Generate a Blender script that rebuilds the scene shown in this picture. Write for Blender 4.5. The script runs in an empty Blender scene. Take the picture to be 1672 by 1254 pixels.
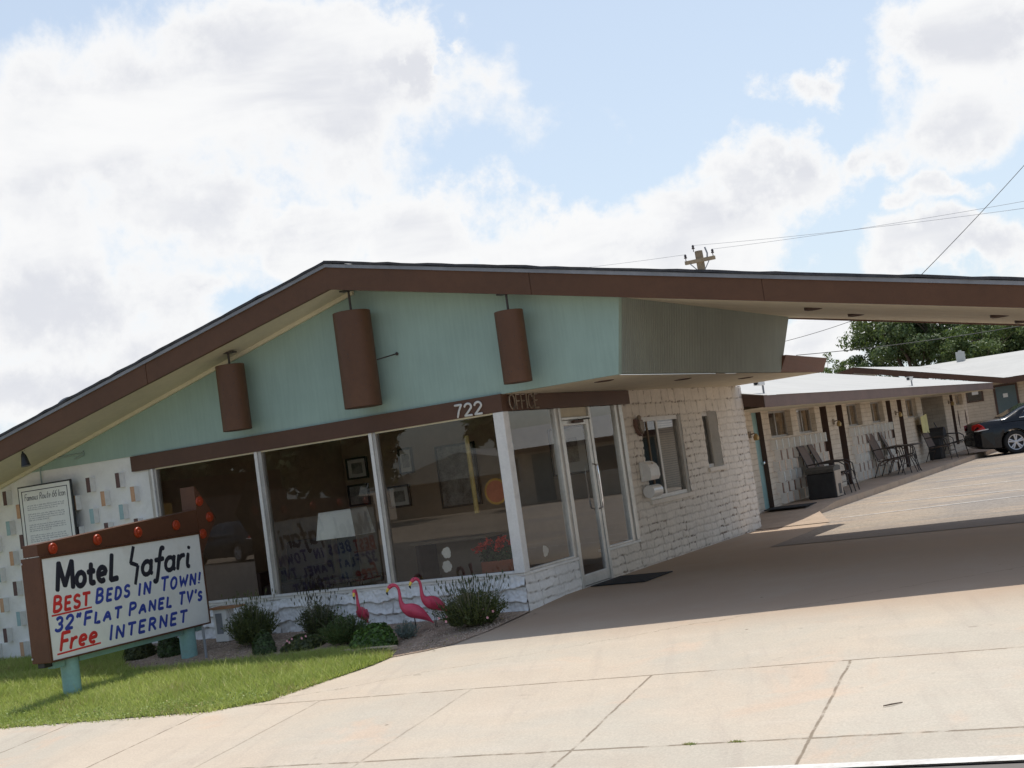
import bpy, bmesh, math, random
import numpy as np
from mathutils import Vector, Matrix
R = math.radians
random.seed(7); rng = np.random.default_rng(7)
scene = bpy.context.scene
COL = scene.collection

# ------------------------------------------------------------------ camera
yaw, pitch, roll = R(-27.88), R(3.62), R(-7.946)
cy, sy = math.cos(yaw), math.sin(yaw)
fwd = Vector((sy*math.cos(pitch), cy*math.cos(pitch), math.sin(pitch)))
rt = Vector((cy, -sy, 0)); up = rt.cross(fwd)
rt, up = math.cos(roll)*rt+math.sin(roll)*up, -math.sin(roll)*rt+math.cos(roll)*up
cam_data = bpy.data.cameras.new('camera'); cam = bpy.data.objects.new('camera', cam_data); COL.objects.link(cam)
M3 = Matrix((rt, up, -fwd)).transposed()
cam.matrix_world = Matrix.Translation((7.218, -13.299, 1.585)) @ M3.to_4x4()
cam_data.sensor_width = 36; cam_data.lens = 2198.2/1672*36; cam_data.clip_end = 2000; cam_data.clip_start = .05
scene.camera = cam

# ------------------------------------------------------------------ sun, sky with clouds, exposure
SUN_DIR = Vector((0.04, -0.30, -1.0)).normalized()           # direction the light travels
SUN_EL = math.asin(-SUN_DIR.z)
sd = bpy.data.lights.new('sun', 'SUN'); sd.energy = 3.5; sd.angle = R(.5); sd.color = (1, .955, .88)
so = bpy.data.objects.new('sun', sd); COL.objects.link(so)
so.rotation_euler = (-SUN_DIR).to_track_quat('Z', 'Y').to_euler()
scene.view_settings.view_transform = 'Standard'; scene.view_settings.look = 'None'
scene.view_settings.exposure = 0.14; scene.view_settings.gamma = 1; scene.view_settings.use_curve_mapping = False
SKY_STRENGTH = 0.13

class NT:
    def __init__(s, tree): s.t = tree; s.n = tree.nodes; s.l = tree.links
    def set(s, sock, v):
        if isinstance(v, bpy.types.NodeSocket): s.l.new(v, sock)
        elif v is not None:
            try: sock.default_value = v
            except Exception: sock.default_value = (*v, 1)
    def math(s, op, a, b=None, c=None, clamp=False):
        n = s.n.new('ShaderNodeMath'); n.operation = op; n.use_clamp = clamp
        for i, v in enumerate((a, b, c)):
            if v is not None: s.set(n.inputs[i], v)
        return n.outputs[0]
    def vmath(s, op, a, b=None):
        n = s.n.new('ShaderNodeVectorMath'); n.operation = op
        s.set(n.inputs[0], a)
        if b is not None: s.set(n.inputs[1], b)
        return n.outputs['Value' if op == 'LENGTH' else 'Vector']
    def noise(s, vec, scale, detail=4, rough=.55, dist=0):
        n = s.n.new('ShaderNodeTexNoise'); s.set(n.inputs['Vector'], vec)
        n.inputs['Scale'].default_value = scale; n.inputs['Detail'].default_value = detail
        n.inputs['Roughness'].default_value = rough; n.inputs['Distortion'].default_value = dist
        return n.outputs['Fac']
    def ramp(s, f, lo, hi, a=0., b=1., smooth=True):
        n = s.n.new('ShaderNodeMapRange'); n.interpolation_type = 'SMOOTHSTEP' if smooth else 'LINEAR'
        s.set(n.inputs[0], f); s.set(n.inputs[1], lo); s.set(n.inputs[2], hi); s.set(n.inputs[3], a); s.set(n.inputs[4], b)
        return n.outputs[0]
    def mix(s, f, a, b, mode='MIX'):
        n = s.n.new('ShaderNodeMix'); n.data_type = 'RGBA'; n.blend_type = mode
        s.set(n.inputs[0], f); s.set(n.inputs[6], a); s.set(n.inputs[7], b)
        return n.outputs[2]
    def sep(s, v):
        n = s.n.new('ShaderNodeSeparateXYZ'); s.set(n.inputs[0], v); return n.outputs
    def comb(s, x, y, z):
        n = s.n.new('ShaderNodeCombineXYZ')
        for i, v in enumerate((x, y, z)): s.set(n.inputs[i], v)
        return n.outputs[0]

def build_world():
    w = bpy.data.worlds.new("World"); scene.world = w; w.use_nodes = True
    T = NT(w.node_tree); T.n.clear()
    out = T.n.new('ShaderNodeOutputWorld')
    sky = T.n.new('ShaderNodeTexSky'); sky.sky_type = 'NISHITA'; sky.sun_disc = False
    sky.sun_elevation = SUN_EL; sky.sun_rotation = math.atan2(-SUN_DIR.x, -SUN_DIR.y)
    sky.air_density = 1.0; sky.dust_density = 1.6; sky.ozone_density = 1.0
    bg = T.n.new('ShaderNodeBackground'); bg.inputs[1].default_value = SKY_STRENGTH
    # a thin bright haze veils the blue
    tc = T.n.new('ShaderNodeTexCoord'); d = T.vmath('NORMALIZE', tc.outputs['Generated'])
    x, y, z = T.sep(d)
    az = T.math('DEGREES', T.math('ARCTAN2', x, y)); el = T.math('DEGREES', T.math('ARCSINE', z))
    off = T.vmath('MULTIPLY', T.vmath('SUBTRACT', T.comb(az, el, 0.0), (-27, 8, 0)), (1/32, 1/24, 0))
    away = T.ramp(T.vmath('LENGTH', off), .95, 1.4)
    veil = T.math('MULTIPLY', T.ramp(el, -2, 40, .62, .40), T.math('SUBTRACT', 1.0, T.math('MULTIPLY', away, .6)))
    skyc = T.mix(veil, sky.outputs[0], (5.6, 6.4, 7.2, 1))
    T.l.new(skyc, bg.inputs[0])
    p0 = T.comb(az, el, 0.0)
    wn = T.n.new('ShaderNodeTexNoise'); T.l.new(d, wn.inputs['Vector']); wn.inputs['Scale'].default_value = 11; wn.inputs['Detail'].default_value = 7; wn.inputs['Roughness'].default_value = .62
    p = T.vmath('ADD', p0, T.vmath('MULTIPLY', T.vmath('SUBTRACT', wn.outputs['Color'], (.5, .5, .5)), (15, 7.5, 0)))
    # cloud banks: azimuth, elevation (degrees), half-widths
    blobs = CLOUDS
    f = None
    for (a, e, ra, re, am) in blobs:
        v = T.vmath('MULTIPLY', T.vmath('SUBTRACT', p, (a, e, 0)), (1/ra, 1/re, 0))
        g = T.math('SUBTRACT', am, T.math('MULTIPLY', T.vmath('LENGTH', v), am+.0))
        f = g if f is None else T.math('SMOOTH_MAX', f, g, .22)
    n1 = T.noise(d, 9, 8, .6, .35); n2 = T.noise(d, 26, 6, .62, .2)
    nn = T.math('ADD', T.math('MULTIPLY', T.math('SUBTRACT', n1, .5), 1.5), T.math('MULTIPLY', T.math('SUBTRACT', n2, .5), .5))
    f = T.math('ADD', f, nn)
    # scattered clouds over the rest of the dome
    gen = T.math('MULTIPLY', T.ramp(T.noise(d, 3.2, 7, .6, .3), .58, .72), away)
    dens = T.math('MAXIMUM', T.ramp(f, -.08, .40), gen)
    dens = T.math('MULTIPLY', dens, T.ramp(el, -1.5, 2.0))
    # thick parts a little greyer underneath, tops bright
    shade = T.ramp(T.noise(T.vmath('MULTIPLY', d, (1, 1, 3.4)), 5.2, 5, .55, .3), .32, .62)
    thick = T.ramp(f, .22, .80)
    grey = T.math('MULTIPLY', shade, T.math('MULTIPLY', thick, .9))
    cc = T.mix(grey, (1.0, 1.0, 1.0, 1), (.76, .775, .83, 1))
    em = T.n.new('ShaderNodeBackground'); T.l.new(cc, em.inputs[0]); em.inputs[1].default_value = CLOUD_STRENGTH
    mx = T.n.new('ShaderNodeMixShader'); T.l.new(T.math('MULTIPLY', dens, .97), mx.inputs[0])
    T.l.new(bg.outputs[0], mx.inputs[1]); T.l.new(em.outputs[0], mx.inputs[2]); T.l.new(mx.outputs[0], out.inputs[0])
def px_dir(px, py):
    v = rt*((px-836)/2198.2) + up*(-(py-627)/2198.2) + fwd
    v.normalize(); return v
def px_ang(px, py, rx, ry, am=1.0):
    v = px_dir(px, py)
    return (math.degrees(math.atan2(v.x, v.y)), math.degrees(math.asin(v.z)), rx*.0261, ry*.0261, am)
CLOUD_STRENGTH = 0.88
CLOUDS = [px_ang(*b) for b in (
    (130, 250, 330, 190), (480, 120, 300, 180), (80, 470, 300, 170), (330, 330, 330, 120), (60, 640, 260, 110), (660, 90, 90, 110), (560, 40, 220, 80),
    (800, 150, 110, 70, .30), (740, 130, 90, 60, .4), (480, 410, 200, 80), (720, 395, 200, 90), (950, 410, 190, 80), (1150, 385, 190, 95), (1270, 300, 150, 85), (1420, 265, 120, 45, .7), (1560, 200, 130, 55, .55),
    (1590, 50, 190, 105), (1310, 145, 110, 42, .7), (1560, 415, 190, 60), (1590, 310, 60, 26, .45), (330, 470, 140, 60, .6), (1350, 560, 200, 70))]
build_world()

# ------------------------------------------------------------------ materials
MATS = {}
def pbsdf(name):
    m = bpy.data.materials.new(name); m.use_nodes = True
    T = NT(m.node_tree); b = T.n['Principled BSDF']
    return m, T, b
def paint(name, col, rough=.6, var=.10, scale=3., bump=.0, bscale=40., metallic=0., spec=.4, dirt=None, dirt_amt=.25, coat=0.):
    """painted or solid surface with tonal unevenness, fine grain and optional dirt patches"""
    if name in MATS: return MATS[name]
    m, T, b = pbsdf(name)
    tc = T.n.new('ShaderNodeTexCoord'); P = tc.outputs['Object']
    n1 = T.noise(P, scale, 6, .6); n2 = T.noise(P, scale*9, 4, .6)
    lum = T.math('ADD', T.ramp(n1, .3, .7, 1-var, 1+var), T.ramp(n2, .3, .7, -var*.5, var*.5))
    c = T.vmath('MULTIPLY', col, T.comb(lum, lum, lum))
    if dirt:
        c = T.mix(T.ramp(T.noise(P, scale*1.7, 8, .65, .5), .5, .75, 0, dirt_amt), c, (*dirt, 1))
    T.set(b.inputs['Base Color'], c)
    b.inputs['Roughness'].default_value = rough; b.inputs['Metallic'].default_value = metallic
    b.inputs['Specular IOR Level'].default_value = spec; b.inputs['Coat Weight'].default_value = coat
    if bump:
        bn = T.n.new('ShaderNodeBump'); bn.inputs['Strength'].default_value = bump; bn.inputs['Distance'].default_value = .01
        T.l.new(T.noise(P, bscale, 5, .6), bn.inputs['Height']); T.l.new(bn.outputs[0], b.inputs['Normal'])
    MATS[name] = m; return m
def ribbed(name, col, axis, pitch, depth=.006, rough=.6, var=.08, wob=0.):
    """vertical fluted sheet or plywood siding: ribs along an object axis"""
    m, T, b = pbsdf(name)
    tc = T.n.new('ShaderNodeTexCoord'); P = tc.outputs['Object']; s = T.sep(P)
    u = s[axis]
    if wob: u = T.math('ADD', u, T.math('MULTIPLY', T.noise(P, 2.0, 3), wob))
    w = T.math('SINE', T.math('MULTIPLY', u, 2*math.pi/pitch))
    st = T.vmath('MULTIPLY', P, (6, 6, .35)); n1 = T.noise(P, 1.3, 6, .6); n2 = T.noise(st, 5, 5, .6)
    lum = T.math('ADD', T.ramp(n1, .3, .7, 1-var, 1+var), T.ramp(n2, .3, .7, -var*.7, var*.7))
    T.set(b.inputs['Base Color'], T.vmath('MULTIPLY', col, T.comb(lum, lum, lum)))
    b.inputs['Roughness'].default_value = rough
    bn = T.n.new('ShaderNodeBump'); bn.inputs['Strength'].default_value = .8; bn.inputs['Distance'].default_value = depth
    h = T.math('ADD', w, T.math('MULTIPLY', n2, .6))
    T.l.new(h, bn.inputs['Height']); T.l.new(bn.outputs[0], b.inputs['Normal'])
    MATS[name] = m; return m
MINT = (.315, .432, .375)
BROWN = (.108, .048, .022)
mint_siding = ribbed('mint_siding', MINT, 0, .30, .0015, .7, .06, .15)
fluted_grey = ribbed('fluted_grey', (.25, .285, .25), 1, .055, .006, .6, .08)
fluted_brown = ribbed('fluted_brown', (.20, .10, .07), 1, .055, .010, .6, .08)
brown = paint('brown_paint', BROWN, .55, .10, 1.2, .15, 60)
brown_beam = paint('brown_beam', (.096, .044, .024), .5, .08, 1.5, .1, 60)
brown_light = paint('brown_faded', (.175, .105, .08), .6, .10, 1.5, .15, 60)
brown_sign = paint('brown_sign_paint', (.105, .041, .019), .45, .12, 2.5, .08, 60)
cream = paint('cream_soffit', (.66, .59, .45), .75, .06, 1.5, .15, 50)
cream_trim = paint('cream_trim', (.70, .64, .47), .7, .05)
roofing_dark = paint('dark_shingle', (.055, .055, .06), .85, .25, 8, .6, 60)
drip_metal = paint('drip_edge_metal', (.24, .25, .27), .45, .12, 2)
roof_white = paint('white_roof_coating', (.44, .435, .41), .7, .05, .8, .2, 12, dirt=(.5, .48, .44), dirt_amt=.3)
white_wall = paint('white_wall_paint', (.84, .825, .79), .75, .04, 2.2, .35, 22, dirt=(.62, .58, .50), dirt_amt=.35)
trim_white = paint('white_trim', (.74, .72, .68), .5, .06, 4, dirt=(.45, .42, .38), dirt_amt=.4)
alu = paint('aluminium_frame', (.62, .61, .58), .38, .10, 3, metallic=.55)
alu_dull = paint('dull_aluminium', (.46, .43, .39), .42, .12, 3, metallic=.5)
tan_end = paint('tan_block_paint', (.56, .33, .20), .7, .10, 6)
teal_end = paint('teal_block_paint', (.33, .47, .48), .7, .08, 6)
brown_end = paint('brown_block_paint', (.13, .075, .07), .7, .10, 6)
mint_door = paint('mint_door_paint', (.27, .42, .40), .5, .08, 2)
dark_door = paint('dark_brown_door', (.05, .032, .025), .5, .1, 2)
slate_door = paint('slate_door_paint', (.115, .16, .165), .5, .06, 2)
jamb_brown = paint('jamb_brown', (.10, .06, .045), .6, .1, 2)
black_metal = paint('black_metal', (.025, .024, .024), .4, .2, 5)
black_plastic = paint('black_plastic', (.03, .03, .032), .5, .2, 4)
dark_metal = paint('dark_bronze_metal', (.055, .042, .036), .45, .2, 5)
white_plastic = paint('white_plastic', (.78, .77, .74), .4, .03, 5)
sign_face = paint('sign_face', (.80, .80, .76), .3, .03, 2, dirt=(.62, .58, .50), dirt_amt=.4)
letter_black = paint('letter_black', (.018, .018, .028), .45, .1, 8)
letter_red = paint('letter_red', (.62, .035, .03), .45, .1, 8)
letter_blue = paint('letter_blue', (.035, .06, .33), .45, .1, 8)
ink = paint('grey_ink', (.16, .16, .17), .6, .1, 8)
ink_light = paint('light_grey_ink', (.33, .33, .35), .6, .1, 8)
post_mint = paint('mint_post_paint', (.26, .45, .42), .5, .10, 3, dirt=(.33, .28, .2), dirt_amt=.3)
soil = paint('gravelly_soil', (.34, .25, .185), .95, .22, 3, .9, 45)
lawn_soil = paint('lawn_soil', (.15, .17, .05), .95, .3, 4, .8, 40)
earth = paint('dry_earth', (.36, .29, .22), .95, .15, .3, .4, 5)
asphalt = paint('road_asphalt', (.17, .155, .14), .9, .12, .8, .5, 60)
line_white = paint('road_line_paint', (.62, .60, .56), .8, .15, 4, dirt=(.33, .29, .24), dirt_amt=.8)
lobby_wall = paint('lobby_wall', (.42, .31, .215), .7, .08, 1)
lobby_floor = paint('lobby_floor', (.18, .13, .10), .5, .15, 2)
lobby_ceiling = paint('lobby_ceiling', (.50, .45, .38), .8, .05, 1)
curtain_tan = paint('tan_curtain', (.50, .33, .17), .85, .15, 3)
steel_bright = paint('bright_alloy', (.52, .52, .54), .35, .05, 4, metallic=.7)
rubber = paint('tyre_rubber', (.018, .018, .018), .8, .2, 8)
car_black = paint('black_car_paint', (.006, .006, .008), .25, .1, 1, spec=.3, coat=.35)
chrome = paint('chrome', (.8, .8, .82), .15, .03, 4, metallic=1.)
wood_pole = paint('weathered_wood', (.27, .21, .14), .9, .25, 2, .5, 30)
porcelain = paint('insulator', (.05, .04, .045), .3, .1, 4)
shade_cloth = paint('lamp_cloth', (.92, .94, .92), .8, .03, 3)
terracotta = paint('terracotta', (.50, .17, .09), .8, .1, 5)
bark = paint('bark', (.12, .09, .07), .95, .25, 4, .8, 20)
pink = paint('flamingo_pink', (.66, .075, .135), .4, .10, 8)
beak_yellow = paint('beak_yellow', (.80, .58, .10), .45, .1, 8)
rust = paint('rusty_tube', (.25, .20, .15), .6, .3, 9)
glass_tube = paint('pale_glass_tube', (.45, .40, .36), .3, .2, 9)
mail_metal = paint('white_enamel', (.76, .75, .72), .3, .05, 5, coat=.4)
rubber_mat = paint('black_mat', (.022, .022, .024), .85, .2, 8, .5, 80)
red_paint = paint('red_canopy_paint', (.72, .045, .025), .6, .1, 1)
yellow_paint = paint('ochre_paint', (.55, .33, .07), .7, .1, 1)
pale_yellow = paint('pale_yellow_cloth', (.66, .60, .28), .85, .08, 3)
picture_art = paint('faded_print', (.30, .30, .28), .6, .5, 5)
def leaf_mat(name, a, b, scale=1.2, trans=.25):
    m, T, p = pbsdf(name)
    geo = T.n.new('ShaderNodeNewGeometry'); tc = T.n.new('ShaderNodeTexCoord')
    r = geo.outputs['Random Per Island']
    n = T.noise(tc.outputs['Object'], scale, 3)
    f = T.math('ADD', T.math('MULTIPLY', r, .55), T.ramp(n, .3, .7, 0, .45, False))
    c = T.mix(f, (*a, 1), (*b, 1)); T.l.new(c, p.inputs['Base Color']); p.inputs['Roughness'].default_value = .55
    p.inputs['Specular IOR Level'].default_value = .3
    tr = T.n.new('ShaderNodeBsdfTranslucent'); T.l.new(T.mix(.5, c, (.25, .35, .05, 1)), tr.inputs[0])
    mx = T.n.new('ShaderNodeMixShader'); mx.inputs[0].default_value = trans
    T.l.new(p.outputs[0], mx.inputs[1]); T.l.new(tr.outputs[0], mx.inputs[2])
    T.l.new(mx.outputs[0], T.n['Material Output'].inputs[0]); MATS[name] = m; return m
grass_mat = leaf_mat('grass_blades', (.26, .34, .065), (.66, .70, .24), .9, .42)
clover_mat = leaf_mat('ground_clover', (.16, .24, .06), (.36, .42, .14), 1.5, .25)
dry_mat = leaf_mat('dry_blades', (.36, .30, .12), (.50, .44, .20), 1.5, .2)
bush_olive = leaf_mat('olive_leaves', (.065, .080, .026), (.16, .175, .065))
bush_dark = leaf_mat('dark_leaves', (.045, .06, .032), (.11, .13, .07))
bush_green = leaf_mat('green_leaves', (.05, .09, .035), (.13, .19, .075))
bush_bright = leaf_mat('bright_leaves', (.06, .14, .03), (.17, .28, .06))
bush_grey = leaf_mat('silver_leaves', (.16, .20, .19), (.30, .35, .33))
bush_purple = leaf_mat('dusky_leaves', (.045, .042, .030), (.10, .095, .06))
tree_mat = leaf_mat('tree_leaves', (.040, .064, .028), (.125, .165, .075), .5)
tree_mat2 = leaf_mat('light_tree_leaves', (.055, .092, .032), (.16, .21, .085), .5)
petal_pink = paint('pink_petals', (.85, .42, .45), .6, .1, 8)
petal_red = paint('red_petals', (.75, .06, .03), .6, .1, 8)
petal_white = paint('white_petals', (.85, .84, .80), .6, .05, 8)
stem_dry = paint('dry_stems', (.20, .19, .13), .9, .2, 6)

def glass_material(name, tint, ior):
    m, T, b = pbsdf(name); T.n.remove(b)
    fr = T.n.new('ShaderNodeFresnel'); fr.inputs[0].default_value = ior
    gl = T.n.new('ShaderNodeBsdfGlossy'); gl.inputs['Roughness'].default_value = .0; gl.inputs[0].default_value = (.95, .95, .95, 1)
    tr = T.n.new('ShaderNodeBsdfTransparent'); tr.inputs[0].default_value = (*tint, 1)
    mx = T.n.new('ShaderNodeMixShader'); T.l.new(fr.outputs[0], mx.inputs[0]); T.l.new(tr.outputs[0], mx.inputs[1]); T.l.new(gl.outputs[0], mx.inputs[2])
    T.l.new(mx.outputs[0], T.n['Material Output'].inputs[0]); MATS[name] = m; return m
glass = glass_material('window_glass', (.95, .95, .94), 1.74)
glass_tint = glass_material('tinted_glass', (.30, .31, .32), 1.8)
def lamp_lens(name, col):
    m, T, b = pbsdf(name); tc = T.n.new('ShaderNodeTexCoord')
    n = T.noise(tc.outputs['Object'], 30, 3)
    T.set(b.inputs['Base Color'], T.mix(n, (*col, 1), (col[0]*.75, col[1]*.6, col[2]*.6, 1)))
    b.inputs['Roughness'].default_value = .35; b.inputs['Coat Weight'].default_value = .1
    b.inputs['Transmission Weight'].default_value = .12
    MATS[name] = m; return m
orange_lens = lamp_lens('orange_lens', (.46, .055, .010))
red_lens = lamp_lens('red_lens', (.65, .02, .015))

def concrete_material():
    m, T, b = pbsdf('concrete_paving')
    tc = T.n.new('ShaderNodeTexCoord'); P = tc.outputs['Object']; s = T.sep(P)
    w1 = T.math('MULTIPLY', T.math('SUBTRACT', T.noise(P, 2.2, 5, .65), .5), .05)
    big = T.noise(P, .45, 5, .6, .4); mid = T.noise(P, 2.2, 7, .6); fine = T.noise(P, 60, 4, .7)
    c = T.mix(T.ramp(big, .38, .62), (.53, .45, .355, 1), (.48, .435, .36, 1))
    c = T.mix(T.ramp(T.noise(P, .9, 6, .6, .6), .56, .68, 0, .55), c, (.58, .43, .315, 1))
    c = T.mix(T.ramp(mid, .35, .75, 0, .22), c, (.40, .33, .27, 1))
    st = T.noise(T.vmath('MULTIPLY', P, (.35, 1.6, 1)), 2.6, 6, .65)
    c = T.mix(T.ramp(st, .5, .75, 0, .2), c, (.62, .54, .46, 1))
    # each slab cured to its own tone; tyre streaks run in from the street
    cell = T.n.new('ShaderNodeTexWhiteNoise'); cell.noise_dimensions = '2D'
    T.l.new(T.comb(T.math('FLOOR', T.math('DIVIDE', T.math('ADD', T.math('ADD', s[0], T.math('MULTIPLY', s[1], .12)), .42-1.33), 1.57)), T.math('FLOOR', T.math('DIVIDE', T.math('ADD', T.math('SUBTRACT', s[1], T.math('MULTIPLY', s[0], .06)), 3.66), 2.02)), 0.0), cell.inputs['Vector'])
    isw = T.math('LESS_THAN', T.math('SUBTRACT', s[1], T.math('MULTIPLY', s[0], .06)), -3.66)
    tone = T.math('ADD', 1.0, T.math('MULTIPLY', isw, T.ramp(cell.outputs['Value'], 0, 1, -.05, .035, False))); c = T.vmath('MULTIPLY', c, T.comb(tone, tone, tone))
    stk = T.noise(T.vmath('MULTIPLY', T.comb(T.math('ADD', s[0], T.math('MULTIPLY', s[1], .35)), s[1], 0.0), (3.2, .28, 1)), 1.5, 5, .6)
    c = T.mix(T.ramp(stk, .52, .72, 0, .28), c, (.36, .305, .26, 1))
    drip = T.ramp(T.noise(P, 4.2, 3, .5), .68, .74, 0, .4); c = T.mix(T.math('MULTIPLY', drip, T.ramp(T.noise(P, .7, 2), .45, .6)), c, (.20, .165, .13, 1))
    lum = T.ramp(fine, .25, .75, .88, 1.10)
    c = T.vmath('MULTIPLY', c, T.comb(lum, lum, lum))
    # oily patches plus canopy shade put into the concrete colour, deeper rightwards
    oil_shade = T.math('MULTIPLY', T.ramp(s[1], -.5, 4.5), T.ramp(s[0], .6, 4.5))
    oil_shade = T.math('MULTIPLY', oil_shade, T.ramp(T.noise(T.vmath('MULTIPLY', P, (.5, 1.2, 1)), 1.1, 6, .6, .5), .28, .56, .45, .92))
    c = T.mix(oil_shade, c, (.225, .19, .162, 1))
    canopy_shade = T.math('MULTIPLY', T.math('MULTIPLY', T.ramp(s[1], -2.2, -.6), T.ramp(s[1], 12, 8)), T.ramp(T.noise(P, .8, 6, .6, .4), .25, .6, .70, 1.0))  # brown tone of the canopy shade put into the concrete colour
    c = T.mix(canopy_shade, c, (.42, .315, .23, 1))
    # small pits and specks
    vo = T.n.new('ShaderNodeTexVoronoi'); vo.inputs['Scale'].default_value = 2.3; T.l.new(P, vo.inputs['Vector'])
    sp = T.math('MULTIPLY', T.ramp(vo.outputs['Distance'], .018, .05, 1, 0), T.ramp(T.noise(P, 1.1, 2), .52, .56))
    c = T.mix(T.math('MULTIPLY', sp, .75), c, (.12, .09, .06, 1))
    # joints of the pavement slabs (street runs at 3.4 degrees to the facade)
    ys = T.math('ADD', T.math('SUBTRACT', s[1], T.math('MULTIPLY', s[0], .06)), w1)
    xs = T.math('ADD', T.math('ADD', s[0], T.math('MULTIPLY', T.math('ADD', s[1], 3.5), .12)), w1)
    def line(v, k, hw=.010): return T.ramp(T.math('ABSOLUTE', T.math('SUBTRACT', v, k)), hw*.6, hw*1.9, 1, 0)
    j = T.math('MAXIMUM', line(ys, -3.66, .010), line(ys, -5.68, .012))
    walk = T.math('MULTIPLY', T.ramp(ys, -3.655, -3.675), T.ramp(ys, -6.4, -6.3))
    cr = None
    for k in (-6.3, -4.6, -2.95, -1.40, -.2, 1.3, 2.90, 4.47, 6.05, 7.6):
        l = line(xs, k, .008); l = T.math('MULTIPLY', l, .55) if k in (-.2, 1.3) else l
        cr = l if cr is None else T.math('MAXIMUM', cr, l)
    j = T.math('MAXIMUM', j, T.math('MULTIPLY', cr, walk))
    # a wandering crack across the drive
    ck = line(T.math('ADD', T.math('ADD', s[1], T.math('MULTIPLY', s[0], -.62)), T.math('MULTIPLY', T.math('SUBTRACT', T.noise(P, 1.8, 6, .7), .5), .5)), -3.05, .007)
    j = T.math('MAXIMUM', j, T.math('MULTIPLY', T.math('MULTIPLY', ck, T.ramp(ys, -3.6, -3.5)), .6))
    brk = T.ramp(T.noise(P, 5, 5, .7), .36, .52, .15, 1)
    j = T.math('MULTIPLY', j, brk)
    T.set(b.inputs['Base Color'], T.mix(T.math('MULTIPLY', j, .75), c, (.16, .12, .08, 1)))
    b.inputs['Roughness'].default_value = .88; b.inputs['Specular IOR Level'].default_value = .25
    bn = T.n.new('ShaderNodeBump'); bn.inputs['Strength'].default_value = .35; bn.inputs['Distance'].default_value = .01
    T.l.new(T.math('SUBTRACT', T.math('ADD', fine, T.math('MULTIPLY', mid, .8)), T.math('MULTIPLY', j, 2.0)), bn.inputs['Height'])
    T.l.new(bn.outputs[0], b.inputs['Normal']); return m
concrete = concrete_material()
def lot_material():
    m, T, b = pbsdf('old_asphalt')
    tc = T.n.new('ShaderNodeTexCoord'); P = tc.outputs['Object']; s = T.sep(P)
    c = T.mix(T.ramp(T.noise(P, .35, 6, .6, .4), .4, .6), (.325, .27, .21, 1), (.25, .22, .19, 1))
    c = T.mix(T.ramp(T.noise(T.vmath('MULTIPLY', P, (.35, 1.5, 1)), 1.2, 7, .65), .48, .62, 0, .6), c, (.40, .305, .22, 1))
    f = T.noise(P, 26, 5, .8); lum = T.ramp(f, .28, .72, .60, 1.35)
    c = T.vmath('MULTIPLY', c, T.comb(lum, lum, lum))
    oil_shade = T.math('MULTIPLY', T.ramp(s[1], 6.6, 5.2), T.ramp(T.noise(P, .9, 6, .6), .3, .6, .5, .9))  # oily marks plus canopy shade drawn into the asphalt colour
    c = T.mix(oil_shade, c, (.245, .20, .165, 1))
    T.set(b.inputs['Base Color'], c); b.inputs['Roughness'].default_value = .92
    bn = T.n.new('ShaderNodeBump'); bn.inputs['Strength'].default_value = .6; bn.inputs['Distance'].default_value = .012
    T.l.new(f, bn.inputs['Height']); T.l.new(bn.outputs[0], b.inputs['Normal']); return m
lot_mat = lot_material()
def block_material(name, col, grime_shade, bscale=0):
    """painted masonry; the vertex attribute 'joint' carries grime and painted-in shade of open mortar joints"""
    m, T, b = pbsdf(name)
    tc = T.n.new('ShaderNodeTexCoord'); P = tc.outputs['Object']
    at = T.n.new('ShaderNodeAttribute'); at.attribute_name = 'joint'
    n1 = T.noise(P, 2.5, 6, .6); n2 = T.noise(P, 25, 5, .65)
    lum = T.math('ADD', T.ramp(n1, .3, .7, .93, 1.06), T.ramp(n2, .3, .7, -.05, .05))
    c = T.vmath('MULTIPLY', col, T.comb(lum, lum, lum))
    c = T.mix(T.math('MULTIPLY', at.outputs['Fac'], 1.0), c, (*grime_shade, 1))
    T.set(b.inputs['Base Color'], c); b.inputs['Roughness'].default_value = .8; b.inputs['Specular IOR Level'].default_value = .25
    bn = T.n.new('ShaderNodeBump'); bn.inputs['Strength'].default_value = .5; bn.inputs['Distance'].default_value = .006
    T.l.new(n2, bn.inputs['Height']); T.l.new(bn.outputs[0], b.inputs['Normal']); MATS[name] = m; return m
block_white = block_material('white_slump_block', (.80, .79, .765), (.30, .27, .24))
block_cream = block_material('cream_slump_block', (.74, .68, .60), (.15, .105, .075))
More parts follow.
